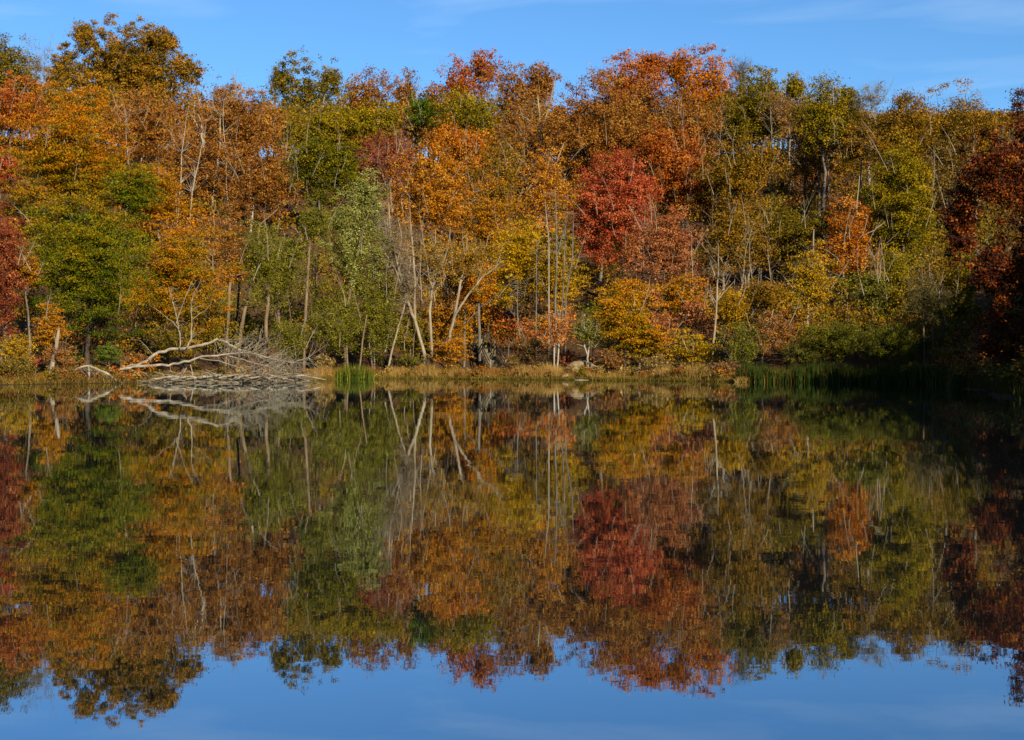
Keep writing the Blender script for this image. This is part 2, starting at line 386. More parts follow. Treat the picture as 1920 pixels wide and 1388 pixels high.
def skeleton(rng, tb, base, top, cens, rads, r0, tw, trunk_pts=None, br=None):
    """trunk, limbs reaching the clumps, twigs in the clumps"""
    if trunk_pts is None:
        n = 8; u = np.linspace(0, 1, n)[:, None]
        pts = base + (top - base) * u
        pts[1:-1, :2] += rng.normal(size=(n - 2, 2)) * .16 * r0 / .25
        tr = pts, r0 * (1 - .8 * u[:, 0])
        tb.line(pts, tr[1] * np.where(np.arange(n) == 0, 1.35, 1), 7)
    else:
        pts, rr = trunk_pts
        tr = pts, rr
    if br is not None: tb = br
    nodes = [p for p in tr[0][2:]]; nr = [v for v in tr[1][2:]]
    axis = (base + top) / 2
    order = np.argsort(np.linalg.norm(cens - axis, axis=1))
    sa, sb_, sr, sq = [], [], [], []; m0 = len(nodes)
    N_ = np.zeros((m0 + 2 * len(order), 3)); N_[:m0] = nodes; m1 = m0
    for q in order:
        if tw < 4 and rng.random() < .78: continue
        c = cens[q]; N = N_[:m1]
        dd = np.linalg.norm(N - c, axis=1) + np.maximum(N[:, 2] - c[2] + .25 * np.linalg.norm((N - c)[:, :2], axis=1), 0) * 2.0
        k = int(np.argmin(dd)); p = N[k]; ra = min(nr[k] * .62, .13 * r0 / .25)
        ra = max(ra, .022); rb = max(ra * .5, .016)
        mid = (p + c) / 2 + rng.normal(size=3) * .08 * np.linalg.norm(c - p) + np.array([0, 0, .05 * np.linalg.norm(c - p)])
        sa.append(p); sb_.append(mid); sr.append(ra); sq.append((ra + rb) / 2); sa.append(mid); sb_.append(c); sr.append((ra + rb) / 2); sq.append(rb)
        N_[m1] = mid; N_[m1 + 1] = c; m1 += 2; nr += [(ra + rb) / 2, rb]
    tb.segs(sa, sb_, sr, sq)
    if tw > 1:
        i = np.repeat(np.arange(len(cens)), tw)
        d = rng.normal(size=(len(i), 3)); d[:, 2] = np.abs(d[:, 2]) * .9; d /= np.linalg.norm(d, axis=1)[:, None]
        a = cens[i] + .25 * rng.normal(size=(len(i), 3)) * rads[i] * .5; b = a + d * rads[i].max(1)[:, None] * ((.6 + .8 * rng.random(len(i))) * (1.7 if tw == 8 else 1))[:, None]
        tb.segs(a, b, .014, .006)

SEED = [11]; SCR = []
def tree(name, label, px, top, bot, hw, H, st, pal, bark='grey', den=1.0, cat='tree', grad=0.0, extra=(), polys=(), bx=0, r0=None, gap=1.0, group=None, nlimb=None):
    """one tree or bush from its crown's picture extents; polys: traced stems (px, row, width) in picture units"""
    SEED[0] += 1; rng = np.random.default_rng(SEED[0])
    if nlimb is None: nlimb = {RIDGE: 4, UP: 9, MID: 7}.get(group, 3) if st not in ('bare', 'beech') else 2
    if H > 0 and polys: Y = solve_row(polys[0][0][0], polys[0][0][1])
    elif H > 0 and group != RIDGE: Y = solve_row(px, bot + (70 if group == UP else 45))
    else: Y = solve_Y(px + bx, top, H)
    X = (px - 960) * Y / F; zt = HC + (HZ - top) * Y / F; zb = HC + (HZ - bot) * Y / F
    gx = X + bx * Y / F; gz = float(ground(gx, Y)[0]); zb = max(zb, gz + .1)
    if polys:
        q = polys[0][0]; gx = (q[0] - 960) * Y / F; gz = float(ground(gx, Y)[0])
    base = np.array([gx, Y, gz - .15])
    e = empty(name, base); tagit(e, label, cat, group)
    hw *= 1.28 if group == RIDGE else 1.16; R = [hw * Y / F, hw * Y / F * .85, max((zt - zb) / 2, .3)]
    cen = np.array([X, Y, (zt + zb) / 2])
    tb = Tubes(); tw = STY[st]['tw']
    C1, R1, VV, TT = [], [], [], []
    for (c, r, s2, p2, dn) in [(cen, R, st, pal, den)] + [(P(x[0], (x[1] + x[2]) / 2, Y), [x[3] * 1.16 * Y / F, x[3] * Y / F, (x[2] - x[1]) / 2 * Y / F], x[4] if len(x) > 4 else st, pal, x[5] if len(x) > 5 else den) for x in extra]:
        a, b_, v, t_ = blob(rng, c, r, s2, Y, dn, grad, gap)
        C1.append(a); R1.append(b_); VV.append(v); TT.append(t_)
    cens = np.concatenate(C1); rads = np.concatenate(R1)
    Ht = zt - gz; SCR.append((px, (top + bot) / 2, hw, pal))
    if r0 is None: r0 = np.clip(.014 * Ht, .05, .34)
    tp = None
    if polys:
        allp, allr = [], []
        for k, pl in enumerate(polys):
            pts = np.array([P(a, b_, Y) for a, b_, w in pl]); rr = np.array([w for a, b_, w in pl]) * Y / F * .42
            if k == 0: pts[0, 2] = gz - .15
            w = np.cumsum(rng.normal(size=len(pts))) * .12; w -= w[0]; pts[:, 1] += w * min(1, R[0] / 3)
            if k: pts[:, 1] += allp[0][np.argmin(np.linalg.norm(allp[0][:, ::2] - pts[0, ::2], axis=1)), 1] - pts[0, 1]; pts[:, 1] += np.linspace(0, (rng.random() - .5) * 2, len(pts)) * R[0] * .3
            # finer, slightly crooked
            u = np.linspace(0, len(pts) - 1, (len(pts) - 1) * 3 + 1); pf = np.stack([np.interp(u, np.arange(len(pts)), pts[:, j]) for j in range(3)], 1); rf = np.interp(u, np.arange(len(pts)), rr)
            pf[1:-1] += rng.normal(size=(len(pf) - 2, 3)) * rf[1:-1, None] * .22
            tk = Tubes(); tk.line(pf, rf, 7); tk.build('trunk' if k == 0 or pl[0][1] > 660 else 'limb', BARK[bark], e, base); allp.append(pf); allr.append(rf)
        half = [len(p) // 3 for p in allp]
        tp = np.concatenate([p[h:] for p, h in zip(allp, half)]), np.concatenate([p[h:] for p, h in zip(allr, half)])
    ttop = np.array([X, Y, zt - .3 * (zt - zb)])
    tb2 = Tubes()
    if polys:
        skeleton(rng, tb2, base, ttop, cens, rads, r0, tw, tp)
        tagit(tb2.build('branches', BARK[bark], e, base), kind='stuff')
    else:
        skeleton(rng, tb, base, ttop, cens, rads, r0, tw, br=tb2 if cat == 'tree' else None)
        o_ = tb.build('trunk' if cat == 'tree' else 'stems', BARK[bark], e, base)
        if cat == 'tree': tagit(tb2.build('branches', BARK[bark], e, base), kind='stuff')
        else: o_['kind'] = 'stuff'
    if cat == 'tree' and nlimb:
        lt = Tubes()
        for _ in range(nlimb):
            a1 = rng.uniform(-1.1, 1.1); u1 = rng.uniform(-.75, .45); rr_ = math.sqrt(1 - u1 * u1) * rng.uniform(.72, 1.0)
            p0 = cen + np.array([R[0] * rr_ * math.sin(a1), -R[1] * rr_ * math.cos(a1), R[2] * u1]); ln = rng.uniform(.35, .85) * min(R[2] * 1.3, 6)
            dv = np.array([math.sin(a1) * rng.uniform(.1, .9) + rng.normal() * .25, -.12, 1.0]); dv /= np.linalg.norm(dv); cu = rng.normal(size=3) * .16
            q_ = np.array([p0 + dv * ln * w_ + cu * ln * w_ * w_ for w_ in (0, .3, .6, 1)]); w0 = rng.uniform(.035, .06)
            lt.line(q_, [w0, w0 * .8, w0 * .55, w0 * .2], 4)
            for j_ in (1, 2, 2):
                d2 = dv + rng.normal(size=3) * .55; lt.segs([q_[j_]], [q_[j_] + d2 / np.linalg.norm(d2) * ln * rng.uniform(.25, .5)], w0 * .5, w0 * .12)
        lt.build('bare_limbs', BARK['pale'], e, base)['kind'] = 'stuff'
    V = np.concatenate(VV); T = np.concatenate(TT)
    if len(V): mesh_np('crown', V, np.arange(len(V)).reshape(-1, 3), leafmat(pal), e, T, base)
    return e
#TREES#
# ---------------------------------------------------------------- trees along the skyline
RIDGE = 'oaks along the skyline'
UP = 'trees on the upper slope'
MID = 'trees halfway up the slope'
def T(*a, **k):
    if k.get('group') == RIDGE: k.setdefault('gap', 1.55); k['den'] = k.get('den', 1) * 1.18
    return tree(*a, **k)
T('oak_tree', 'dark olive tree cut by the upper left corner of the picture', 8, 48, 245, 62, 24, 'oak', 'olive', 'grey', group=RIDGE)
T('bare_tree', 'bare grey twiggy tree between the corner tree and the big open oak', 72, 72, 190, 30, 20, 'bare', 'brown', 'pale', group=RIDGE)
T('oak_tree', 'big open-crowned bronze oak rising highest on the left skyline', 232, 40, 280, 112, 24, 'oak', 'oliver', 'pale', den=1.1, nlimb=9, group=RIDGE,
  extra=[(160, 32, 110, 26), (120, 95, 190, 32), (350, 100, 165, 36), (300, 42, 120, 40), (235, 70, 220, 75), (290, 90, 230, 60)], grad=-.05)
T('oak_tree', 'small hazy tan treetop far back beside the bronze oak', 430, 132, 260, 36, 20, 'thin', 'tan', 'grey', group=RIDGE)
T('oak_tree', 'dark olive green oak alone on the left-centre skyline', 574, 106, 305, 66, 22, 'oak', 'olive', 'pale', group=RIDGE, extra=[(530, 120, 180, 26), (620, 122, 185, 26)])
T('oak_tree', 'broad low rust oak on the skyline right of the dark olive oak', 690, 132, 275, 52, 20, 'oak', 'rust', group=RIDGE)
T('oak_tree', 'narrow rust oak tip on the skyline in the dip', 764, 122, 265, 26, 19, 'oak', 'rust', group=RIDGE)
T('oak_tree', 'small rust oak filling the skyline dip left of the orange tufted oak', 812, 146, 280, 30, 18, 'oak', 'rust', group=RIDGE)
T('oak_tree', 'orange-brown oak with tufted twin tops on the centre skyline', 862, 94, 255, 42, 22, 'oak', 'brick', 'dark', den=.8, group=RIDGE, extra=[(905, 86, 175, 34)])
T('oak_tree', 'rust oak with a ragged top just right of the tufted orange oak', 975, 108, 330, 62, 23, 'oak', 'rust', group=RIDGE, extra=[(1015, 112, 200, 34)])
T('oak_tree', 'scarlet-topped oak at the crest of the ridge', 1185, 90, 270, 72, 23, 'oak', 'brick', group=RIDGE, grad=.2, extra=[(1225, 92, 150, 40)])
T('oak_tree', 'huge domed rust-orange oak below the crest, the broadest crown', 1120, 132, 400, 112, 24, 'oak', 'rust', den=1.05, group=RIDGE, grad=.05)
T('oak_tree', 'tall amber-orange oak at the right end of the high crest', 1318, 80, 300, 66, 24, 'oak', 'orange', 'pale', group=RIDGE, extra=[(1270, 92, 170, 28)])
T('bare_tree', 'faint bare twig top poking above the amber crest oak', 1388, 92, 190, 26, 21, 'bare', 'brown', 'grey', group=RIDGE)
T('oak_tree', 'yellow-green domed treetop just right of the high crest', 1424, 114, 270, 44, 22, 'maple', 'ygreen', group=RIDGE)
T('oak_tree', 'long olive-green treetop sloping down the right skyline', 1545, 138, 300, 54, 22, 'oak', 'ygreen', group=RIDGE, extra=[(1490, 134, 200, 26), (1590, 160, 220, 28)])
T('bare_tree', 'pale bare branching tree among red-brown leaves on the right skyline', 1478, 152, 260, 42, 19, 'thin', 'rust', 'pale', group=RIDGE)
T('bare_tree', 'thin bare twigs standing up from the notch in the right skyline', 1630, 148, 230, 34, 20, 'bare', 'brown', 'pale', group=RIDGE)
T('oak_tree', 'bronze oak right of the skyline notch', 1690, 164, 360, 62, 21, 'oak', 'oliver', group=RIDGE)
T('oak_tree', 'green-gold treetop with a leafy spike on the far right skyline', 1775, 152, 360, 62, 21, 'airy', 'gold', den=1.5, group=RIDGE)
T('oak_tree', 'dull bronze oak beneath the green-gold spike, partly behind the dark red oak', 1830, 172, 390, 46, 20, 'oak', 'oliver', group=RIDGE)

# ---------------------------------------------------------------- upper slope
T('oak_tree', 'rust tree under the upper left corner tree', 20, 140, 270, 70, 19, 'oak', 'brick', group=UP, den=.9)
T('beech_tree', 'large orange beech crown high on the left slope', 130, 172, 420, 112, 25, 'beech', 'beechm', 'dark', grad=.3, group=UP, extra=[(190, 250, 400, 70)])
T('maple_tree', 'red-brown maple with a slim pale trunk right of the orange beech', 275, 158, 330, 62, 21, 'maple', 'rust', 'white', group=UP, den=.85,
  polys=[[(266, 400, 4.5), (265, 287, 4), (263, 207, 3), (262, 175, 1)]])
T('oak_tree', 'golden-rust oak under the hazy tan treetop', 445, 150, 330, 84, 21, 'oak', 'rust', 'white', group=UP, grad=.12, polys=[[(470, 420, 6), (468, 353, 5), (468, 260, 4), (468, 205, 1.2)]])
T('maple_tree', 'red-brown maple with several white bare limbs, left of centre', 385, 215, 420, 84, 20, 'maple', 'rust', 'white', group=UP, den=.72,
  polys=[[(393, 420, 6), (405, 333, 5), (413, 277, 4.5), (413, 212, 1.2)], [(390, 350, 5), (387, 293, 4.5), (380, 253, 4), (366, 222, 1.2)], [(386, 290, 4), (380, 230, 3.5), (377, 218, 1.2)]])
T('maple_tree', 'tawny maple low on the slope left of the vivid yellow-green oak', 500, 262, 420, 66, 19, 'maple', 'rust', 'white', group=UP, den=.8, polys=[[(470, 440, 5), (478, 360, 4), (500, 330, 3.5), (525, 308, 2.5)]])
T('oak_tree', 'broad yellow-olive oak below the left-centre skyline', 655, 178, 300, 74, 21, 'oak', 'ygreen', group=UP, extra=[(715, 185, 290, 52), (605, 205, 290, 42)])
T('oak_tree', 'pale branched oak beneath the dark olive skyline oak', 600, 190, 290, 36, 19, 'airy', 'oliver', 'white', group=UP, polys=[[(586, 300, 5), (590, 240, 4), (570, 205, 3)], [(590, 240, 3.5), (606, 215, 3), (610, 185, 2)]])
T('maple_tree', 'vivid green oval maple in the middle of the yellow-olive crowns', 790, 166, 262, 34, 19, 'maple', 'vivid', group=UP)
T('oak_tree', 'olive-gold flat-topped oak right of the vivid green maple', 878, 158, 275, 66, 20, 'oak', 'ygreen', group=UP, den=.95, grad=.1)
T('oak_tree', 'yellow-green oak standing left of centre above the sage birch', 598, 236, 385, 64, 20, 'oak', 'green', group=UP, extra=[(645, 255, 360, 36)], grad=.08)
T('maple_tree', 'dull maroon sparse maple above the sage birch', 735, 252, 370, 60, 18, 'thin', 'maroon', 'pale', den=2.1, group=UP)
T('oak_tree', 'bright tan-orange round crown in the centre', 862, 228, 330, 54, 19, 'oak', 'orange', group=UP)
T('bare_tree', 'large pale bare-limbed tree in front of the huge rust dome', 1000, 178, 360, 58, 19, 'thin', 'rust', 'pale', den=1.5, group=UP,
  polys=[[(1015, 380, 6), (1016, 300, 5.5), (1013, 235, 5), (1008, 180, 3)], [(1015, 250, 4), (1032, 190, 3), (1042, 145, 2)], [(1014, 240, 3.5), (975, 215, 2.5), (950, 205, 1.5)]])
T('oak_tree', 'orange-red oak behind and right of the red maple', 1275, 238, 420, 64, 20, 'oak', 'brick', group=UP, extra=[(1225, 232, 330, 44), (1320, 300, 420, 30)])
T('oak_tree', 'rust oak below the amber crest oak', 1290, 170, 320, 62, 20, 'oak', 'rust', group=UP)
T('bare_tree', 'pale leaning bare trunk right of the rust oaks, under the crest', 1318, 180, 300, 40, 19, 'thin', 'rust', 'pale', group=UP, polys=[[(1328, 300, 6), (1323, 257, 5.5), (1310, 220, 5), (1298, 190, 3)], [(1323, 255, 4), (1340, 222, 3), (1352, 195, 2)]])
T('oak_tree', 'dark olive oak right of the high crest', 1395, 148, 300, 62, 20, 'oak', 'olive', group=UP, extra=[(1435, 175, 270, 40)])
T('oak_tree', 'wide dark green oak on the right slope, level with the red maple', 1375, 248, 410, 66, 20, 'oak', 'oliver', group=UP, den=.95, extra=[(1425, 255, 350, 46)])
T('oak_tree', 'bronze oak beneath the long olive skyline top', 1535, 205, 340, 62, 20, 'airy', 'oliver', den=1.3, group=UP)
T('maple_tree', 'rust maple with a tall V of pale trunks on the right slope', 1515, 245, 410, 56, 19, 'airy', 'rust', 'pale', den=1.2, group=UP,
  polys=[[(1505, 400, 7), (1506, 379, 6), (1510, 330, 6), (1502, 290, 5), (1489, 249, 3.5)], [(1510, 395, 6), (1512, 384, 6), (1522, 352, 6), (1535, 325, 5), (1552, 300, 4), (1566, 280, 2.5)]])
T('oak_tree', 'bronze-brown oak filling the slope under the skyline notch', 1612, 188, 340, 58, 20, 'oak', 'oliver', group=UP)
T('maple_tree', 'tall cone of green and gold leaves on the right slope', 1690, 246, 480, 66, 22, 'maple', 'ygreen', group=UP, grad=.16, den=1.2, extra=[(1700, 330, 490, 60)])
T('oak_tree', 'grey-brown thin oak between the gold cone and the dark red oak', 1775, 235, 420, 52, 19, 'airy', 'brown', den=1.3, group=UP)
T('oak_tree', 'tawny oak at the centre behind the golden tree', 930, 265, 430, 58, 18, 'airy', 'oliver', den=1.5, group=UP)

# ---------------------------------------------------------------- middle of the slope
T('maple_tree', 'bright red maple, the reddest crown on the hill', 1150, 270, 505, 84, 21, 'maple', 'red', 'grey', den=1.1, group=MID, extra=[(1105, 350, 500, 32), (1195, 300, 430, 40)],
  polys=[[(1122, 560, 8), (1128, 500, 7), (1140, 420, 5), (1150, 330, 3)]])
T('maple_tree', 'dusty rose maple right of the bright red one', 1245, 382, 540, 66, 18, 'maple', 'mauve', 'grey', group=MID, den=.95)
T('oak_tree', 'olive-gold crown wedged between the red maple and the orange-red oak', 1262, 292, 420, 46, 18, 'oak', 'oliver', group=MID)
T('oak_tree', 'tan oak with a white forked trunk left of the red maple', 1020, 250, 440, 66, 20, 'airy', 'amber', 'pale', den=1.1, group=MID,
  polys=[[(1008, 470, 7), (1010, 428, 6.5), (1014, 366, 6), (1023, 334, 5.5), (1044, 303, 4), (1057, 270, 2.5)], [(1022, 336, 4), (1005, 330, 3), (997, 310, 2)], [(1010, 350, 4.5), (997, 337, 4), (987, 308, 3.5), (968, 294, 2.5), (955, 270, 1.5)]])
T('maple_tree', 'golden-orange maple with dark leaning trunk, centre left of the snag', 805, 272, 470, 66, 19, 'airy', 'amber', 'grey', den=1.6, group=MID, extra=[(770, 330, 440, 30), (850, 300, 440, 34)],
  polys=[[(848, 620, 8), (845, 597, 7.5), (836, 525, 7), (820, 463, 6.5), (801, 423, 6), (777, 386, 4), (765, 360, 2.5)], [(808, 440, 4), (808, 380, 3.5), (800, 320, 2.5)]])
T('maple_tree', 'rust-orange maple around the white snag', 920, 335, 520, 56, 17, 'beech', 'beecho', 'grey', group=MID, den=.95)
T('beech_tree', 'yellow-gold beech left of the thin pole trees', 965, 400, 600, 60, 16, 'beech', 'yellow', 'grey', grad=.08, group=MID)
T('beech_tree', 'orange-gold beech behind the thin pole trees', 1050, 430, 600, 46, 15, 'beech', 'yellow', 'grey', grad=-.12, group=MID)
T('oak_tree', 'olive and gold oak right of the dusty rose maple', 1365, 385, 520, 60, 18, 'oak', 'oliver', 'pale', den=.8, group=MID, polys=[[(1356, 560, 6), (1356, 515, 5.5), (1363, 476, 5), (1366, 430, 3)]])
T('oak_tree', 'olive oak with two pale trunks on the right slope', 1420, 372, 510, 58, 18, 'oak', 'oliver', 'pale', den=.9, group=MID, polys=[[(1403, 540, 6), (1403, 527, 6), (1406, 493, 5.5), (1412, 440, 3.5)], [(1398, 535, 4), (1396, 495, 3.5), (1392, 450, 2)]])
T('oak_tree', 'dark grey-green spreading oak on the right slope under the V trunks', 1490, 382, 490, 74, 17, 'maple', 'olive', 'grey', group=MID, extra=[(1550, 392, 480, 36)])
T('maple_tree', 'slim bright orange maple on bare pale stems, right of centre', 1588, 362, 540, 42, 17, 'airy', 'orange', 'pale', den=2.0, group=MID, extra=[(1625, 465, 520, 32)],
  polys=[[(1581, 600, 6), (1581, 583, 6), (1580, 535, 5), (1587, 470, 4), (1605, 400, 3), (1612, 330, 2)], [(1562, 590, 5), (1564, 580, 5), (1577, 541, 4), (1586, 500, 3)], [(1580, 536, 3), (1600, 523, 2.5), (1622, 511, 2), (1645, 495, 1.2)], [(1590, 455, 2.5), (1640, 432, 2), (1662, 415, 1.2)]])
T('maple_tree', 'green-yellow maple below the cone, near the bare brown tree', 1672, 455, 600, 42, 16, 'maple', 'ygreen', 'grey', group=MID)
T('snag', 'white dead snag with a broken top in the centre of the slope', 896, 330, 420, 14, 13, 'bare', 'rust', 'white', den=.5, group=MID, gap=.6,
  polys=[[(891, 470, 7), (892, 445, 6.5), (897, 397, 5.5), (898, 335, 2.5)], [(891, 425, 4), (889, 390, 3.5), (889, 372, 2.5)], [(893, 401, 3.5), (878, 392, 3), (860, 378, 2)], [(896, 362, 2.5), (887, 350, 2), (885, 335, 1.3)]])
T('snag', 'short broken white stub showing among the red-brown maples on the left', 306, 316, 345, 7, 11, 'bare', 'rust', 'white', den=.3, group=MID, gap=.4, polys=[[(306, 380, 7), (306, 345, 8), (305, 330, 8), (303, 318, 3)]])

# ---------------------------------------------------------------- left shore
LEFT = 'trees on the left shore'
T('maple_tree', 'scarlet maple cut by the left picture edge', 2, 268, 375, 34, 20, 'maple', 'red', group=LEFT)
T('maple_tree', 'dusky maroon maple low at the left picture edge', 8, 376, 640, 46, -6, 'maple', 'maroon', 'grey', group=LEFT, den=1.0)
T('beech_tree', 'great green and gold layered beech over the left bank', 165, 330, 650, 122, -9, 'beech', 'beechg', 'dark', grad=.3, group=LEFT, den=1.05, extra=[(250, 290, 420, 62)])
T('beech_tree', 'orange layered beech behind the fallen trunk', 345, 385, 672, 84, -5, 'beech', 'beechm', 'grey', grad=.12, group=LEFT)
T('beech_tree', 'orange beech wedge above the layered orange one', 300, 300, 430, 60, 20, 'beech', 'beecho', 'grey', group=LEFT)
T('maple_tree', 'small orange spray tree beside the leaning grey stump', 95, 570, 665, 36, -4, 'beech', 'beecho', 'grey', group=LEFT)
T('maple_tree', 'small amber maple branch tree at the left edge above the maroon one', 52, 470, 545, 28, -5, 'beech', 'beecho', 'grey', group=LEFT)
T('alder_tree', 'dark leaning trunked alder right of the orange beech', 478, 400, 560, 46, -7, 'birch', 'birch', 'tan', group=LEFT, den=.9,
  polys=[[(444, 642, 9), (456, 595, 8), (467, 555, 7.5), (476, 509, 6.5), (479, 472, 5.5), (487, 421, 4), (520, 392, 2)], [(470, 545, 3), (450, 541, 2.5), (442, 546, 1.5)]])
T('alder_tree', 'slim alder with a bent grey trunk left of the leaning one', 428, 360, 540, 42, -9, 'thin', 'rust', 'tan', group=LEFT, den=1.9, polys=[[(422, 622, 7), (430, 560, 6.5), (434, 518, 6), (432, 468, 4.5), (424, 400, 3)], [(430, 470, 4), (418, 430, 3), (410, 395, 2)]])
T('alder_tree', 'thin dark alder between the bent and the leaning trunks', 446, 415, 545, 30, -11, 'birch', 'birch', 'dark', group=LEFT, den=.7, polys=[[(442, 620, 6), (447, 541, 5), (446, 490, 4), (450, 440, 2.5)]])
T('alder_tree', 'stout upright alder behind the tip of the fallen tree', 505, 420, 580, 44, -7, 'birch', 'birch', 'tan', group=LEFT, den=1.0, polys=[[(498, 634, 9), (499, 615, 8.5), (504, 564, 8), (503, 500, 6), (500, 440, 3)]])
T('alder_tree', 'forked alder just left of the tall straight birch', 530, 440, 590, 34, -8, 'birch', 'birch', 'tan', group=LEFT, den=.9, polys=[[(526, 630, 7), (524, 613, 6.5), (520, 557, 6), (522, 490, 3.5)], [(525, 612, 5), (514, 580, 4), (512, 550, 3)]])
T('birch_tree', 'tall straight birch with a yellow-green tuft on top', 586, 366, 470, 36, -2.5, 'birch', 'birch', 'tan', group=LEFT, den=1.3, extra=[(560, 470, 540, 24, 'thin', .8), (610, 580, 650, 34, 'birch', 1.1)],
  polys=[[(570, 690, 7), (573, 587, 6.5), (576, 527, 6.5), (578, 490, 6), (580, 444, 4.5), (577, 395, 2.5)], [(578, 490, 3.5), (584, 440, 3), (586, 400, 2)]])

# ---------------------------------------------------------------- centre shore
CEN = 'trees on the middle shore'
T('birch_tree', 'broad sage green birch, palest crown near the water', 665, 338, 560, 62, -5, 'birch', 'sage', 'tan', den=1.35, group=CEN, grad=.1, extra=[(690, 318, 430, 34)],
  polys=[[(646, 690, 7), (649, 620, 6), (652, 576, 6), (659, 534, 5.5), (663, 490, 4), (668, 420, 2.5)], [(652, 575, 3.5), (644, 545, 3), (640, 520, 2)]])
T('birch_tree', 'white-stemmed birch on the right side of the sage crown', 700, 372, 470, 24, -7, 'thin', 'sage', 'white', den=1.2, group=CEN, polys=[[(702, 640, 4), (700, 500, 3.5), (699, 438, 3), (697, 375, 2)]])
T('alder_tree', 'green leafy alder low behind the small cattail clump', 632, 520, 690, 52, -3, 'birch', 'birch', 'tan', den=1.3, group=CEN, grad=.05, polys=[[(672, 690, 4), (680, 640, 3.5), (688, 590, 3)], [(652, 690, 4), (650, 640, 3)]])
T('alder_tree', 'shaggy green alder right of the small cattail clump', 705, 490, 690, 48, -4, 'birch', 'birch', 'tan', den=1.05, group=CEN, polys=[[(700, 690, 4), (690, 620, 3), (694, 560, 2.5)]])
T('alder_tree', 'dark green shrubby alder by the tip of the fallen tree', 545, 590, 680, 46, -4, 'birch', 'birch', 'tan', den=1.1, group=CEN)
T('bare_tree', 'grey bare tree with a bent stem right of the sage birch', 718, 345, 560, 26, -9, 'bare', 'brown', 'pale', group=CEN, den=2, polys=[[(735, 640, 5), (728, 580, 4), (712, 530, 4), (708, 510, 3.5), (722, 465, 3), (728, 400, 2), (727, 350, 1.2)]])
T('sycamore_tree', 'tall pale tree with two stems leaning left over the shore', 748, 392, 540, 42, -4, 'bare', 'brown', 'pale', group=CEN, den=1.5,
  polys=[[(798, 674, 9), (796, 663, 8), (777, 599, 7.5), (763, 562, 7), (753, 522, 6), (744, 490, 5), (732, 437, 4), (729, 380, 2)], [(778, 600, 6), (777, 560, 5), (777, 517, 5), (773, 463, 4), (770, 420, 2)], [(745, 492, 3), (752, 460, 2.5), (753, 430, 1.5)]])
T('sycamore_tree', 'thin pale stem slanting right behind the two-stemmed tree', 760, 470, 600, 24, -3, 'bare', 'brown', 'pale', group=CEN, den=2, polys=[[(727, 692, 5), (729, 682, 5), (744, 623, 4.5), (757, 578, 4), (766, 530, 3), (770, 480, 1.5)]])
T('sycamore_tree', 'pale forked tree standing straight, left of the stairs', 818, 420, 560, 38, -5, 'thin', 'gold', 'pale', group=CEN, den=1.0,
  polys=[[(809, 668, 7), (809, 655, 6.5), (806, 583, 6.5), (812, 530, 5), (816, 480, 3.5), (817, 430, 2)], [(808, 570, 5), (807, 550, 4.5), (807, 538, 3.5)], [(813, 536, 4), (828, 503, 3.5), (841, 463, 2.5), (845, 430, 1.5)]])
T('sycamore_tree', 'pale V-shaped tree spreading above the stairs', 885, 430, 560, 56, -7, 'thin', 'gold', 'pale', group=CEN, den=1.3,
  polys=[[(840, 640, 7), (844, 623, 7), (855, 583, 6.5), (863, 530, 5.5), (873, 495, 4), (876, 445, 2)], [(851, 598, 6), (858, 582, 5.5), (876, 557, 5), (903, 522, 4), (929, 503, 2.5), (942, 490, 1.3)], [(864, 530, 3.5), (884, 505, 3), (899, 495, 1.8)]])
T('oak_tree', 'straight grey trunk with gold leaves directly behind the stairs', 900, 480, 590, 40, -12, 'oak', 'amber', 'grey', group=CEN, den=.8, polys=[[(900, 635, 7), (899, 618, 7), (897, 557, 6.5), (896, 500, 4)]])
T('oak_tree', 'thin grey trunk just left of the straight trunk behind the stairs', 868, 470, 590, 34, -11, 'oak', 'orange', 'grey', group=CEN, den=.7, polys=[[(870, 632, 6), (871, 623, 5.5), (872, 567, 5), (871, 510, 3)]])
T('maple_tree', 'orange understorey tree between the forked pale trunks', 838, 545, 655, 44, -10, 'beech', 'beecho', 'grey', group=CEN, den=.8)
T('maple_tree', 'olive understorey tree left of the forked pale trunk', 770, 560, 690, 40, -6, 'birch', 'ygreen', 'grey', group=CEN, den=.8)
T('shrub', 'low orange shrub beside the foot of the stairs', 844, 624, 692, 42, -3, 'beech', 'beecho', 'grey', cat='shrub', den=.85, group=CEN)
T('maple_tree', 'peach-orange young maple right of the stairs', 990, 592, 690, 30, -7, 'airy', 'brick', 'grey', den=1.2, group=CEN)
T('shrub', 'brown half-bare thicket right of the stairs', 1004, 612, 694, 38, -4, 'thin', 'brown', 'grey', cat='shrub', den=1.6, group=CEN)
T('birch_tree', 'pair of slim white birch stems with peach leaves', 1042, 575, 650, 36, -3, 'airy', 'orange', 'white', den=.9, group=CEN, polys=[[(1039, 690, 4), (1039, 640, 3.5), (1040, 590, 2.5)], [(1045, 690, 4), (1048, 650, 3.5), (1051, 600, 2)]])
T('birch_tree', 'small green-topped tree with forked white stem before the pale rock ledge', 1100, 586, 662, 32, -2.6, 'birch', 'birch', 'white', den=1.2, group=CEN,
  polys=[[(1103, 698, 5), (1102, 672, 4.5), (1105, 640, 3.5), (1106, 610, 2)], [(1102, 668, 3.5), (1096, 650, 3), (1094, 620, 1.5)]])
POLE = 'thin dead pole trees'
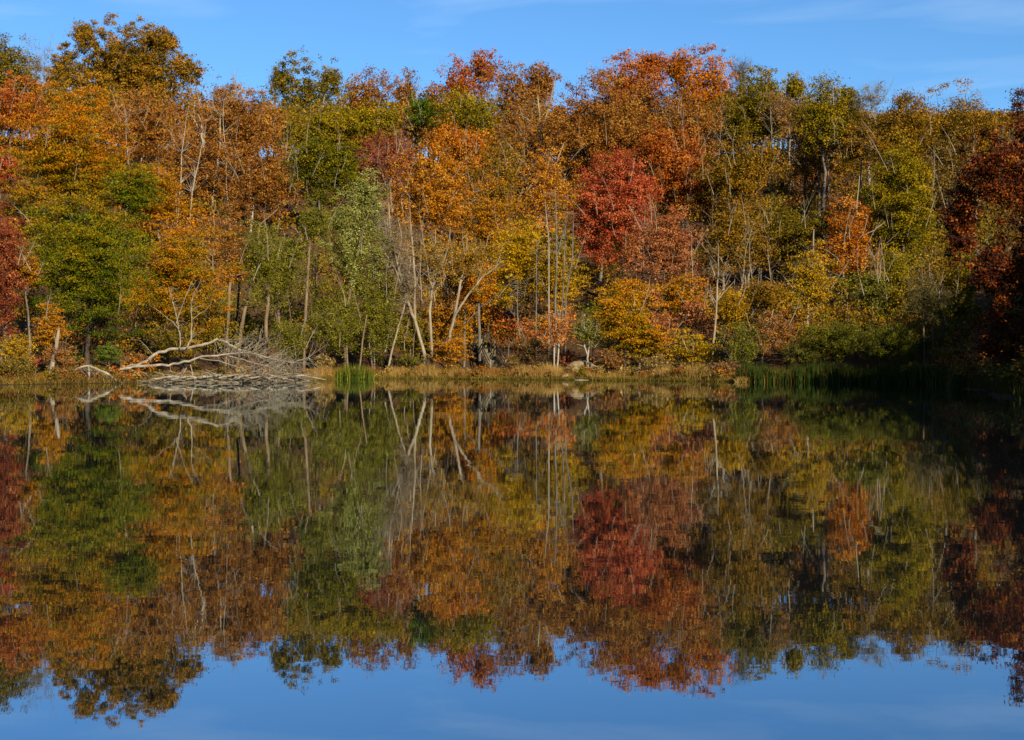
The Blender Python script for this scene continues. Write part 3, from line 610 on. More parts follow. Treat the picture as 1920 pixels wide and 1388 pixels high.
for lb, pl in [
  ('tallest thin white pole tree, leftmost of the bare poles left of the red maple', [(1029, 625, 5), (1029, 607, 5), (1029, 520, 4.5), (1029, 449, 4), (1024, 402, 2.5), (1022, 375, 1.2)]),
  ('forked pole tree, second of the bare poles left of the red maple', [(1041, 580, 6), (1041, 565, 6), (1044, 487, 5.5), (1043, 430, 4.5), (1042, 384, 3), (1040, 355, 1.5)]),
  ('thin pole tree, third of the bare poles left of the red maple', [(1055, 578, 4), (1055, 563, 4), (1058, 487, 3.5), (1060, 430, 2.5), (1061, 405, 1.2)]),
  ('crooked pole tree, nearest to the red maple', [(1060, 575, 4), (1061, 557, 4), (1067, 521, 4), (1073, 487, 3.5), (1075, 415, 2), (1075, 395, 1)]),
  ('short slender pole among the yellow beech leaves', [(1005, 620, 3.5), (1005, 607, 3.5), (1006, 540, 3), (1006, 482, 2), (1006, 450, 1)]),
  ('slender pole in front of the yellow-gold beech', [(971, 640, 3), (971, 625, 3), (970, 555, 2.5), (970, 520, 1)])]:
    SEED[0] += 1; rng = np.random.default_rng(SEED[0])
    Y = solve_Y(pl[1][0], 0, -16 if pl[0][1] < 600 else -10)
    pts = np.array([P(a, b, Y) for a, b, w in pl]); rr = np.array([w for a, b, w in pl]) * Y / F * .36
    gz = float(ground(pts[0, 0], Y)[0]); pts[0, 2] = gz - .2
    e = empty('pole_tree', pts[0]); tagit(e, lb, 'dead tree', POLE)
    tb = Tubes(); tb.line(pts, rr, 6)
    if 'forked' in lb: tb.line([P(1045, 480, Y), P(1054, 441, Y - .6), P(1064, 414, Y - 1)], np.array([4, 3, 1.5]) * Y / F * .5, 5)
    tb.build('trunk', BARK['pale' if 'white' in lb else 'grey'], e, pts[0])
    n = 46; u = rng.random(n) ** .7 * (len(pts) - 2.4) + 1.3; q = np.stack([np.interp(u, np.arange(len(pts)), pts[:, j]) for j in range(3)], 1)
    a = rng.random(n) * 6.28; ln = (.5 + 1.3 * rng.random(n)); dv = np.stack([np.cos(a), np.sin(a), -.12 + .25 * rng.normal(size=n)], 1)
    tb = Tubes(); tb.segs(q, q + dv * ln[:, None], .022, .008); tagit(tb.build('branches', BARK['pale'], e, pts[0]), kind='stuff')

# ---------------------------------------------------------------- right of centre, along the water
RT = 'trees on the right shore'
T('beech_tree', 'glowing orange and lime beech low right of the pale rock ledge', 1172, 500, 684, 66, -6, 'beech', 'beech', 'grey', grad=.22, den=1.05, group=RT, extra=[(1215, 590, 690, 62)])
T('maple_tree', 'rose-pink small maple tucked on the lime beech', 1235, 585, 655, 44, -8, 'maple', 'mauve', 'grey', group=RT)
T('maple_tree', 'pale rust maple between the dusty rose maple and the lime beech', 1275, 500, 620, 56, -14, 'beech', 'beecho', 'grey', group=RT, den=.9)
T('maple_tree', 'pink-tinged spray tree left of the pale straight pole', 1298, 555, 612, 26, -12, 'maple', 'mauve', 'grey', group=RT)
T('beech_tree', 'yellow bush-like beech at the waterside left of the cattail bed', 1305, 620, 694, 48, -4, 'beech', 'yellow', 'grey', group=RT, den=1.05)
T('ash_tree', 'straight pale pole with a fan of bare limbs at half height', 1346, 455, 560, 24, -7, 'bare', 'brown', 'pale', group=RT, gap=.25,
  polys=[[(1333, 684, 6), (1334, 674, 5.5), (1340, 622, 5), (1343, 565, 4.5), (1346, 517, 3.5), (1346, 460, 1.5)], [(1343, 566, 2.5), (1360, 545, 2), (1377, 527, 1)], [(1343, 563, 2.5), (1353, 540, 2), (1364, 515, 1)], [(1342, 568, 2.2), (1332, 552, 1.8), (1330, 535, 1)]])
T('oak_tree', 'olive-gold understorey oak right of the pale straight pole', 1372, 525, 650, 42, -11, 'oak', 'gold', 'grey', group=RT, den=.9)
T('maple_tree', 'bronze understorey maple with leaning grey stems', 1432, 512, 600, 46, -15, 'oak', 'oliver', 'grey', group=RT, den=.8, grad=.1)
T('maple_tree', 'rusty sapling thicket left of the big willow bush', 1450, 580, 680, 50, -6, 'airy', 'rust', 'pale', group=RT, den=1.2, polys=[[(1428, 690, 4), (1429, 670, 4), (1441, 618, 3.5), (1450, 580, 2)], [(1436, 650, 3), (1452, 610, 2)]])
T('shrub', 'olive green rounded bush at the left end of the cattail bed', 1392, 600, 696, 40, -3, 'birch', 'birch', 'grey', cat='shrub', group=RT, den=1.3)
T('maple_tree', 'yellow-green maple with a straight pale trunk right of the rusty thicket', 1520, 445, 620, 44, -10, 'beech', 'yellow', 'pale', group=RT, den=.75, polys=[[(1513, 605, 6), (1514, 586, 6), (1518, 527, 5.5), (1523, 479, 4.5), (1526, 430, 3)], [(1520, 533, 2.5), (1548, 522, 2), (1570, 518, 1.2)]])
T('willow_bush', 'large soft olive willow bush behind the cattail bed', 1570, 588, 690, 62, -3.5, 'willow', 'willow', 'tan', cat='bush', group=RT, extra=[(1515, 630, 695, 36)])
T('willow_bush', 'second willow bush right of the large one, half in shade', 1672, 600, 690, 58, -3, 'willow', 'willow', 'tan', cat='bush', group=RT)
T('sapling', 'thin grey-stemmed sapling between the two willow bushes', 1636, 485, 600, 34, -7, 'thin', 'birch', 'tan', group=RT, den=2.2, polys=[[(1636, 660, 4), (1636, 631, 3.5), (1636, 532, 2.5), (1634, 500, 1.5)]])
T('bare_tree', 'bare brown fine-twigged tree above the right end of the cattails', 1742, 480, 650, 54, -5, 'bare', 'willow', 'tan', group=RT, den=6, gap=1.2,
  polys=[[(1734, 680, 5), (1733, 650, 4.5), (1730, 580, 4), (1729, 541, 3), (1726, 500, 1.5)], [(1750, 690, 5), (1750, 667, 4.5), (1751, 583, 4), (1747, 527, 3), (1748, 490, 1.5)], [(1750, 570, 3), (1765, 588, 2.5), (1780, 606, 3)]])
T('maple_tree', 'dull shaded tree right of the bare brown tree', 1800, 420, 650, 44, -7, 'oak', 'olive', 'grey', group=RT)
# the dark red oak leans over the water from the near right bank
def near_oak():
    SEED[0] += 1; rng = np.random.default_rng(SEED[0])
    Y = 66.0; bx = 27.5; gz = float(ground(bx, Y)[0]); base = np.array([bx, Y, gz - .2])
    e = empty('oak_tree', base); tagit(e, 'big dark red oak overhanging the water at the right edge, its foot in black shade', 'tree', RT)
    Cs, Rs, VV, TT = [], [], [], []
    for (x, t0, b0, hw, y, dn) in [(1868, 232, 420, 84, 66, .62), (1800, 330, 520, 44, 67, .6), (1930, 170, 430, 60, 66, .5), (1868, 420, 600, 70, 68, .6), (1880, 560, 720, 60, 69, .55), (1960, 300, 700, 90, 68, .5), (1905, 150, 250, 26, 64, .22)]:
        c = P(x, (t0 + b0) / 2, y); R = [hw * y / F, hw * y / F, (b0 - t0) / 2 * y / F]
        s = STY['oak']; a, b_, v, t_ = blob(rng, c, R, 'oak', y * 1.5, dn * 1.9, .0); Cs.append(a); Rs.append(b_); VV.append(v); TT.append(t_)
    tb = Tubes(); cens = np.concatenate(Cs)
    skeleton(rng, tb, base, np.array([26.2, 66, 13.5]), cens, np.concatenate(Rs), .34, 4, br=(tb2 := Tubes()))
    tb.build('trunk', BARK['dark'], e, base); tagit(tb2.build('branches', BARK['dark'], e, base), kind='stuff')
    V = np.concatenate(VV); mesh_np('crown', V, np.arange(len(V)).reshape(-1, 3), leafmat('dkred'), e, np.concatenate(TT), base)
near_oak()

# ---------------------------------------------------------------- shrubs along the shore
SH = 'shrubs along the shore'
T('shrub', 'bright green bush left of the fallen tree', 204, 634, 690, 24, -2.5, 'bush', 'vivid', 'tan', cat='shrub', group=SH, den=1.1)
T('shrub', 'tiny scarlet shrub on the left bank', 66, 666, 690, 10, -2, 'bush', 'red', 'tan', cat='shrub', group=SH)
T('shrub', 'yellow and orange shrub at the left picture edge', 26, 622, 690, 40, -3, 'bush', 'yellow', 'tan', cat='shrub', group=SH, den=.9)
T('shrub', 'olive low bush in the bottom left bank corner', 20, 668, 712, 44, -1.6, 'bush', 'olive', 'tan', cat='shrub', group=SH)
T('shrub', 'reddish brown twiggy thicket around the leaning stump', 118, 640, 700, 40, -3, 'thin', 'rust', 'tan', cat='shrub', group=SH, den=2)
T('shrub', 'rusty bramble right of the green bush, behind the driftwood', 255, 655, 695, 34, -3, 'thin', 'rust', 'tan', cat='shrub', group=SH, den=2.2)
T('shrub', 'olive shrub mass under the orange beech', 320, 600, 680, 50, -4, 'bush', 'olive', 'tan', cat='shrub', group=SH)
T('shrub', 'red-brown shrub at the foot of the white birch pair', 1062, 650, 690, 20, -4, 'bush', 'maroon', 'tan', cat='shrub', group=SH)
T('shrub', 'brown leafy shrub left of the pale boulder', 1145, 655, 700, 34, -3, 'bush', 'rust', 'tan', cat='shrub', group=SH, den=.8)
T('shrub', 'tan fluffy bush right of the pale boulder', 1238, 664, 706, 40, -2.2, 'bush', 'tan', 'tan', cat='shrub', group=SH, den=.9)
T('shrub', 'dark rust bush at the waterline left of the cattail bed', 1362, 672, 712, 26, -1.6, 'bush', 'rustgr', 'tan', cat='shrub', group=SH)
T('shrub', 'small red-brown bush in the straw left of the dark rust one', 1290, 690, 711, 20, -1.4, 'bush', 'rustgr', 'tan', cat='shrub', group=SH)
T('shrub', 'straw-brown dry bush at the right of the tall straight birch', 606, 662, 705, 18, -1.5, 'bush', 'tan', 'tan', cat='shrub', group=SH)
T('shrub', 'green bush by the foot of the leaning pale tree', 768, 660, 694, 26, -3, 'bush', 'green', 'tan', cat='shrub', group=SH)
T('shrub', 'grey-brown bush before the foot of the stairs', 964, 662, 700, 18, -3, 'thin', 'brown', 'tan', cat='shrub', group=SH, den=2)

# ---------------------------------------------------------------- slim pale stems standing through the leaves
def stems(what, where, group, spots, bark):
    for i_, (px, r0_, r1_) in enumerate(spots):
        label = ('leftmost', 'second', 'third', 'fourth', 'fifth', 'sixth', 'seventh', 'rightmost')[-1 if i_ == len(spots) - 1 else i_] + ' ' + what + ('' if i_ in (0, len(spots) - 1) else ' from the left') + ' ' + where
        SEED[0] += 1; rng = np.random.default_rng(SEED[0]); Y = float(solve_row(px, r0_)); X = (px - 960) * Y / F; gz = float(ground(X, Y)[0])
        h = (HZ - r1_) * Y / F + HC - gz; n = 9; u = np.linspace(0, 1, n); ln = rng.normal() * .09; w = np.cumsum(rng.normal(size=(n, 2)) * .035 * h / n * 2, 0)
        base = np.array([X, Y, gz - .15]); pts = base + np.stack([ln * h * u + w[:, 0], w[:, 1] - .04 * h * u, (h + .15) * u], 1); r = (.035 + .0055 * h) * (1 - .85 * u)
        e = empty('sapling', base); tagit(e, label, 'tree', group)
        tb = Tubes(); tb.line(pts, r, 6); tb.build('trunk', BARK[bark], e, base)
        m = 26; k = rng.integers(3, n, m); a = pts[k]; d = rng.normal(size=(m, 3)); d[:, 2] = np.abs(d[:, 2]) + .5; d /= np.linalg.norm(d, axis=1)[:, None]; b = a + d * (h * (.08 + .1 * rng.random(m)))[:, None]
        d2 = d + .5 * rng.normal(size=(m, 3)); tb = Tubes(); tb.segs(a, b, r[k] * .55, .012); tb.segs(b, b + d2 * h * .06, .012, .006)
        tagit(tb.build('branches', BARK[bark], e, base), kind='stuff')
stems('slim tan stem', 'among the green alders by the sage birch', 'alder stems', [(548, 655, 500), (596, 660, 470), (612, 668, 520), (640, 664, 500), (676, 668, 470), (690, 660, 420)], 'tan')
stems('slim pale stem', 'between the sage birch and the pole trees', 'pale stems left of the stairs', [(722, 660, 430), (786, 650, 440), (828, 640, 400), (862, 630, 420), (920, 610, 440), (948, 600, 420)], 'pale')
stems('slim pale stem', 'on the slope right of the red maple', 'pale stems right of the red maple', [(1208, 560, 380), (1300, 600, 440), (1326, 560, 390), (1384, 600, 420), (1416, 590, 440), (1456, 600, 450), (1490, 620, 470), (1540, 600, 440)], 'pale')
stems('bare white stem', 'rising through the red-brown maples', 'white stems on the upper left', [(232, 420, 220), (330, 430, 200), (352, 440, 230), (430, 430, 190), (520, 440, 260)], 'white')
stems('bare grey stem', 'rising through the upper right oaks', 'grey stems on the upper right', [(1290, 400, 190), (1340, 400, 210), (1440, 410, 200), (1476, 420, 240), (1560, 420, 220), (1620, 430, 260), (1740, 430, 260)], 'pale')
stems('thin bare stem', 'in the scrub by the leaning stump', 'stems on the left bank', [(63, 700, 600), (74, 698, 615), (118, 700, 590), (122, 700, 625)], 'tan')
# ---------------------------------------------------------------- woods that read as one mass
def woods(name, label, spots, seed, pals, lf=3.0, den=1.0):
    """a mass of low crowns, one mesh per palette joined under one object"""
    rng = np.random.default_rng(seed); byp = {}
    root = None; tb = Tubes()
    for (x, y, h, r, pal) in spots:
        gz = float(ground(x, y)[0]); R = [r, r, h * .42]; cen = np.array([x, y, gz + h * .58])
        a, b_, v, t_ = blob(rng, cen, R, 'oak', max(y, 90) * lf / 2.7, den, 0)
        byp.setdefault(pal, []).append((v, t_))
        tb.line([[x, y, gz - .2], [x + .1, y, gz + h * .4], [x, y, gz + h * .85]], np.array([.16, .12, .05]) * min(1, h / 12), 5)
    root = tb.build(name, BARK['grey']); tagit(root, label, None, None, 'stuff')
    for p, l in byp.items():
        V = np.concatenate([q[0] for q in l]); mesh_np('leaves', V, np.arange(len(V)).reshape(-1, 3), leafmat(p), root, np.concatenate([q[1] for q in l]))
rng = np.random.default_rng(5)
SKX = [-60, 60, 100, 240, 370, 400, 480, 510, 640, 740, 810, 830, 940, 1040, 1060, 1180, 1370, 1400, 1460, 1600, 1640, 1780, 1980]
SKY = [60, 90, 80, 60, 110, 140, 165, 130, 140, 145, 160, 110, 115, 130, 130, 95, 90, 125, 140, 160, 185, 175, 180]
spots = []
for y in np.arange(112, 282, 6.5):
    for px in np.concatenate([np.arange(-40, 1960, 70 * 150 / y), np.arange(1500, 1850, 45) if y < 150 else []]):
        p = px + rng.normal() * 14; yy = y + rng.normal() * 2; x = (p - 960) * yy / F
        d = float(shore_d(x, yy)[0])
        if d < (8 if p < 1480 else 4.5): continue
        h = (4 + 2.5 * rng.random()) if d < 35 else (4.5 + 2.5 * rng.random()) if yy < 225 else (10 + 6 * rng.random())
        rw = HZ - (float(ground(x, yy)[0]) + h * .6 - HC) * F / yy
        best = min(SCR, key=lambda q: ((q[0] - p) / (q[2] + 20)) ** 2 + ((q[1] - rw) / 90) ** 2 + .5 * rng.random())
        pal = best[3] if rng.random() < .8 else 'oliver'
        if pal in ('red', 'sage', 'dkred', 'tan', 'rustgr', 'vivid', 'willow'): pal = 'oliver'
        gz = float(ground(x, yy)[0]); h = min(h, HC + (HZ - np.interp(p, SKX, SKY) - 26) * yy / F - gz)
        if h < 3: continue
        spots.append((x, yy, h, 2.0 + .16 * h + rng.random(), str(pal)))
woods('hillside_understorey', 'low mixed understorey filling the slope between the named trees', spots, 6, None, 3.3, .165)
spots = []
for y in np.arange(24, 112, 7.5):
    for k in range(6):
        x = .4 * y + 12 + k * 8.5 + rng.normal() * 1.5; yy = y + rng.normal() * 1.5
        if x < .4 * yy + 8.5 or float(shore_d(x, yy)[0]) < 4: continue
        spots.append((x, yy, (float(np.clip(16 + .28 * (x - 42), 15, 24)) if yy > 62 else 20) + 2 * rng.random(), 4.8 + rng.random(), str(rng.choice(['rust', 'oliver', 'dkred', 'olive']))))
woods('bank_woods', 'tall woods on the right bank just outside the picture, shading the cattails', spots, 8, None, 15.0, .6)

spots = []
for y in np.arange(62, 112, 2.6):
    for k in range(4):
        xs_ = np.arange(15, 60, .25); dd_ = shore_d(xs_, np.full(len(xs_), y)); q = xs_[(dd_ > 0) & (xs_ > 20)]
        if not len(q): continue
        spots.append((q[0] + .5 + 2.2 * k + rng.random(), y + rng.normal(), 1.8 + 1.3 * k + rng.random(), 1.5 + .2 * k, str(rng.choice(['olive', 'rust', 'dkred', 'brown']))))
woods('bank_undergrowth', 'shaded undergrowth along the dark right bank', spots, 9, None, 3.0, .35)

# ---------------------------------------------------------------- grass, reeds
def blades(name, label, pts, hgt, wid, pal, seed, lean=.25, tone=None, parent=None):
    rng = np.random.default_rng(seed); n = len(pts)
    a = rng.random(n) * 6.28; side = np.stack([np.cos(a), np.sin(a), 0 * a], 1)
    ln = rng.normal(size=(n, 2)) * lean
    tip = pts + np.stack([ln[:, 0] * hgt, ln[:, 1] * hgt, hgt], 1); mid = pts + np.stack([ln[:, 0] * hgt * .3, ln[:, 1] * hgt * .3, hgt * .55], 1)
    w = side * (wid if np.ndim(wid) else np.full(n, wid))[:, None]
    V = np.stack([pts - w * .6, pts + w * .6, tip], 1).reshape(-1, 3)
    tn = np.repeat(np.clip((tone if tone is not None else .5) + .17 * rng.normal(size=n), 0, 1), 3)
    o = mesh_np(name, V, np.arange(len(V)).reshape(-1, 3), leafmat(pal), parent, tn)
    if parent is None: tagit(o, label, None, None, 'stuff')
    return o
def shore_pts(rng, n, p0, p1, d0, d1):
    """points on the far bank between picture columns, d0..d1 metres behind the waterline"""
    out = []
    px = p0 + (p1 - p0) * rng.random(n * 3); dd = d0 + (d1 - d0) * rng.random(n * 3)
    cols = np.linspace(p0, p1, 160); ysh = []
    for c in cols:
        Ys = np.arange(90, 160, .25); d = shore_d((c - 960) * Ys / F, Ys); k = np.where(d < 0)[0]; ysh.append(Ys[k[-1]] if len(k) else 90)
    Y = np.interp(px, cols, ysh) + dd; X = (px - 960) * Y / F
    d = shore_d(X, Y); ok = (d > d0 * .6 - .05) & (d < d1 * 1.2 + .2)
    X, Y = X[ok][:n], Y[ok][:n]
    return np.stack([X, Y, np.maximum(ground(X, Y), -.05) - .03], 1)
rng = np.random.default_rng(21)
def patch(p, f, ph): return np.clip(.5 + .35 * np.sin(p[:, 0] * f * .6 + ph) + .25 * np.sin(p[:, 0] * f * 2.3 + ph * 2) + .12 * rng.normal(size=len(p)), 0, 1)
p = shore_pts(rng, 52000, 575, 1400, .4, 5.0); k = patch(p, .8, 0)
blades('straw_grass', 'tan straw grass along the far shore', p, (.35 + .85 * rng.random(len(p)) ** 1.5) * (.45 + 1.0 * k ** 1.5), .032, 'straw', 31, .24, .3 + .3 * k)
p = shore_pts(rng, 18000, 575, 1400, .6, 4.5); k = patch(p, .55, 2); p = p[k > .42]
blades('rust_grass', 'patches of rust coloured dead grass in the shore straw', p, .3 + .95 * rng.random(len(p)), .04, 'rustgr', 32, .26)
p = shore_pts(rng, 9000, 575, 1400, -.3, .9)
blades('sedge_grass', 'olive sedge fringe right at the far waterline', p, .18 + .3 * rng.random(len(p)), .05, 'mossy', 33, .35)
p = shore_pts(rng, 12000, -60, 575, .2, 5.0); k = patch(p, .7, 1)
blades('bank_grass', 'dry brown and olive grass on the left bank', p, (.25 + .6 * rng.random(len(p))) * (.6 + .5 * k), .06, 'mossy', 34, .35, .25 + .5 * k)
p = shore_pts(rng, 5000, -60, 575, .4, 4.0)
blades('bank_straw', 'straw tufts on the left bank behind the fallen tree', p, .25 + .6 * rng.random(len(p)), .06, 'rustgr', 35, .4)
p = shore_pts(rng, 170, 575, 1390, .5, 4.2); p = np.concatenate([p, shore_pts(rng, 90, -40, 575, .4, 4.0)])
woods('shore_brush', 'low dry brush and weeds scattered along the far waterline', [(a[0], a[1], .5 + 1.1 * rng.random() ** 2, .35 + .5 * rng.random(), str(rng.choice(['rustgr', 'tan', 'mossy', 'brown', 'rust', 'olive']))) for a in p], 12, None, 2.6, .8)
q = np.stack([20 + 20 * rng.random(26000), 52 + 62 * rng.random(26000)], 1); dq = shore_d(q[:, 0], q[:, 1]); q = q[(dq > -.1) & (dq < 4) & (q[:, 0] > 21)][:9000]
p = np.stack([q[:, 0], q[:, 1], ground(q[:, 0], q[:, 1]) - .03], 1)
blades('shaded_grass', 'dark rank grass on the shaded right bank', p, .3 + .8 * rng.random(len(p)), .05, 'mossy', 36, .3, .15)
# cattails
Y = 137.0; n = 620; px = 626 + 76 * rng.random(n); y = 135.2 + 3.2 * rng.random(n)
p = np.stack([(px - 960) * y / F, y, np.full(n, -.1)], 1)
h = (1.35 + .75 * rng.random(n)) * (1 - .45 * np.abs((px - 664) / 40) ** 2)
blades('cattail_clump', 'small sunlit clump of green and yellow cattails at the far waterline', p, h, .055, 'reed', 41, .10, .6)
pts = shore_pts(rng, 15000, 1384, 1800, -2.2, 3.4)
pts = pts[shore_d(pts[:, 0], pts[:, 1]) > -2.0]
h = 1.1 + .8 * rng.random(len(pts)); h *= .6 + .4 * np.sin(pts[:, 0] * .9 + np.sin(pts[:, 0] * 2.7)) ** 2
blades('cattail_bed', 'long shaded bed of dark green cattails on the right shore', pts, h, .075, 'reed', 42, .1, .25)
n = 500; px = 1402 + 26 * rng.normal(size=n) * .35; y = 115.2 + .8 * rng.random(n); p = np.stack([(px - 960) * y / F, y, np.full(n, -.03)], 1)
blades('straw_tuft', 'sunlit round straw tuft in front of the cattail bed', p, .35 + .3 * rng.random(n), .05, 'straw', 43, .45)

p = pts[::9] + rng.normal(size=(len(pts[::9]), 3)) * [.2, .2, 0]
blades('dry_reeds', 'dry tan stalks mixed into the shaded cattail bed', p, .9 + .8 * rng.random(len(p)), .03, 'rustgr', 44, .2)

# ---------------------------------------------------------------- fallen tree
def poly3(pl, y0, y1, wscale=1.0):
    n = len(pl); ys = np.linspace(y0, y1, n)
    pts = np.array([P(a, b, y) for (a, b, w), y in zip(pl, ys)]); r = np.array([w for a, b, w in pl]) * .5 * np.mean(ys) / F * wscale
    u = np.linspace(0, n - 1, (n - 1) * 3 + 1)
    return np.stack([np.interp(u, np.arange(n), pts[:, j]) for j in range(3)], 1), np.interp(u, np.arange(n), r)
rng = np.random.default_rng(77)
YF = 110.5
base = P(232, 692, YF + 1); fe = empty('fallen_tree', base)
tagit(fe, 'bleached fallen tree arching over the left waterline with a tangle of dead limbs', 'fallen tree')
def limb(pl, y0, y1, part='limb', sides=7, jit=.4):
    pts, r = poly3(pl, y0, y1, .66); pts[1:-1] += rng.normal(size=(len(pts) - 2, 3)) * r[1:-1, None] * jit
    tb = Tubes(); tb.line(pts, r, sides); tb.build(part, BARK['bleached'], fe, base); return pts, r
A = limb([(228, 694, 9), (237, 690, 9), (267, 680, 9), (290, 665, 9), (315, 656, 9), (342, 654, 8.5), (370, 649, 8), (392, 644, 7.5), (407, 636, 7), (425, 644, 6.5), (445, 654, 6), (472, 662, 5.5), (492, 670, 5), (512, 680, 4), (530, 695, 3), (547, 712, 2)], YF + 1, YF + 4, 'trunk', 9)
B = limb([(226, 693, 8), (250, 689, 8), (280, 685, 8), (315, 685, 7.5), (345, 679, 7), (380, 670, 6.5), (420, 665, 5.5), (455, 662, 5), (480, 664, 4), (512, 673, 3), (545, 680, 2), (578, 671, 1.2)], YF, YF + 2.5, 'trunk', 8)
Cc = limb([(420, 666, 4), (455, 674, 3.5), (480, 682, 3), (505, 688, 2.5), (530, 703, 1.5), (545, 716, 1)], YF + 1.3, YF + 1)
D = limb([(375, 672, 3), (410, 677, 3), (450, 690, 2.5), (490, 702, 1.5), (510, 714, 1)], YF + .8, YF - .5)
E1 = limb([(337, 653, 4), (338, 630, 3.5), (334, 612, 3), (330, 585, 2.5), (322, 560, 2), (317, 542, 1)], YF + 1.6, YF + 1)
E2 = limb([(350, 652, 4), (358, 637, 3.5), (360, 610, 3), (359, 572, 2.5), (363, 550, 1.8), (372, 536, 1)], YF + 1.6, YF + 2.3)
E3 = limb([(335, 617, 2.2), (325, 605, 2), (312, 595, 1.6), (296, 582, 1.2), (280, 572, .8)], YF + 1.3, YF + .5)
E4 = limb([(360, 600, 2), (372, 590, 1.5), (388, 580, 1), (396, 570, .7)], YF + 1.9, YF + 2.8)
E5 = limb([(472, 661, 3), (480, 650, 2.5), (486, 640, 2), (489, 620, 1.2)], YF + 2.9, YF + 2.5)
E6 = limb([(357, 684, 3), (360, 695, 3), (361, 705, 2.5), (364, 716, 2)], YF + .4, YF + .2)
E7 = limb([(350, 690, 3), (345, 698, 2.5), (338, 710, 2)], YF + .4, YF)
E8 = limb([(282, 678, 2), (286, 665, 1.5), (275, 650, 1.2), (262, 638, .8), (244, 637, .5)], YF + .4, YF + .1)
tb = Tubes()
for src, n, ln in ((A, 110, 1.2), (B, 110, 1.2), (Cc, 60, 1.0), (D, 60, 1.0), (E1, 16, .5), (E2, 16, .5), (E5, 12, .5)):
    pts, r = src; k = rng.integers(len(pts) // 2 if ln > .8 else 2, len(pts), n)
    d = rng.normal(size=(n, 3)); d[:, 0] = np.abs(d[:, 0]) * 1.1 + .2; d[:, 2] += (-.25 if ln > .8 else .6); d /= np.linalg.norm(d, axis=1)[:, None]
    a = pts[k]; L1 = ln * (.4 + 1.2 * rng.random(n))[:, None]; b = a + d * L1; b[:, 2] = np.maximum(b[:, 2], -.05)
    tb.segs(a, b, .028, .016)
    for q in range(2):
        d2 = d + .8 * rng.normal(size=(n, 3)); d2 /= np.linalg.norm(d2, axis=1)[:, None]; b2 = b + d2 * L1 * .7; b2[:, 2] = np.maximum(b2[:, 2], -.05)
        tb.segs(b, b2, .016, .007)
tagit(tb.build('branches', BARK['bleached'], fe, base), kind='stuff')
cc = np.array([P(x, y, YF + .2 + rng.normal() * .3) for x, y in [(215, 690), (224, 694), (236, 692), (248, 696), (256, 690), (262, 698), (272, 684), (285, 690), (240, 702), (228, 702), (296, 672), (255, 676)]])
V, tt = leaf_cloud(rng, cc, np.full((len(cc), 3), .32), np.full(len(cc), 26), .22, .4, .6, np.full(len(cc), .6))
mesh_np('clinging_leaves', V, np.arange(len(V)).reshape(-1, 3), leafmat('orange'), fe, tt, base)
# brush pile under it
bp = P(430, 712, YF - .3); tb = Tubes(); n = 420
px = 268 + 300 * rng.random(n) ** .9; a = np.stack([(px - 960) * YF / F, YF - .6 + 2.2 * rng.random(n), .02 + .75 * rng.random(n) ** 1.6], 1)
d = rng.normal(size=(n, 3)) * np.array([1.3, .5, .33]); d /= np.linalg.norm(d, axis=1)[:, None]
b = a + d * (.5 + 1.4 * rng.random(n))[:, None]; b[:, 2] = np.clip(b[:, 2], -.03, 1.25); tb.segs(a, b, .035, .014)
for k in range(9):
    x0 = 290 + 30 * k; pl = [(x0, 712 - 6 * rng.random(), 4), (x0 + 35, 708 - 6 * rng.random(), 3.5), (x0 + 80, 712 + 3 * rng.random(), 2)]
    pts, r = poly3(pl, YF - .3, YF + rng.random()); tb.line(pts, r, 5)
o = tb.build('brush_pile', BARK['bleached'], None, None); tagit(o, 'grey heap of driftwood sticks at the waterline under the fallen tree', 'brush pile')
# smaller bent snag at its left
sb = P(165, 700, YF - 2); se = empty('driftwood_branch', sb); tagit(se, 'bent driftwood branch with drooping twigs left of the fallen tree', 'driftwood')
tb = Tubes(); pts, r = poly3([(130, 700, 3), (145, 691, 4), (158, 687, 4), (167, 686, 4.5), (180, 692, 5), (200, 700, 5), (217, 712, 4), (222, 718, 3)], YF - 2.5, YF - 1); tb.line(pts, r, 6)
pts2, r2 = poly3([(167, 717, 4), (167, 700, 4), (166, 687, 3)], YF - 2.2, YF - 2); tb.line(pts2, r2, 6); tb.build('limb', BARK['bleached'], se, sb)
n = 46; k = rng.integers(2, len(pts), n); d = np.stack([.5 + .5 * rng.random(n), .3 * rng.normal(size=n), -.5 - .6 * rng.random(n)], 1); a = pts[k]; b = a + d * (.5 + .7 * rng.random(n))[:, None]; b[:, 2] = np.maximum(b[:, 2], -.04)
tb = Tubes(); tb.segs(a, b, .025, .012); tagit(tb.build('twigs', BARK['bleached'], se, sb), kind='stuff')

# ---------------------------------------------------------------- leaning stump on the left bank
Y = float(solve_Y(96, 0, -3)); st = P(93, 684, Y); st[2] = float(ground(st[0], Y)[0]) - .1
tb = Tubes(); top = P(110, 622, Y); u = np.linspace(0, 1, 7)[:, None]; pts = st + (top - st) * u; pts[1:-1] += rng.normal(size=(5, 3)) * .03
tb.line(np.vstack([pts, pts[-1] + [.03, 0, .35]]), [.24, .22, .21, .19, .17, .15, .12, .02], 9)
e = empty('leaning_stump', st); tagit(e, 'tall leaning grey stump with a splintered top on the left bank', 'stump')
tb.build('trunk', BARK['pale'], e, st); tb = Tubes(); q = P(104, 682, Y); tb.line([q, P(108, 652, Y + .1), P(112, 628, Y)], [.07, .06, .03], 5); tb.build('splinter', BARK['tan'], e, st)

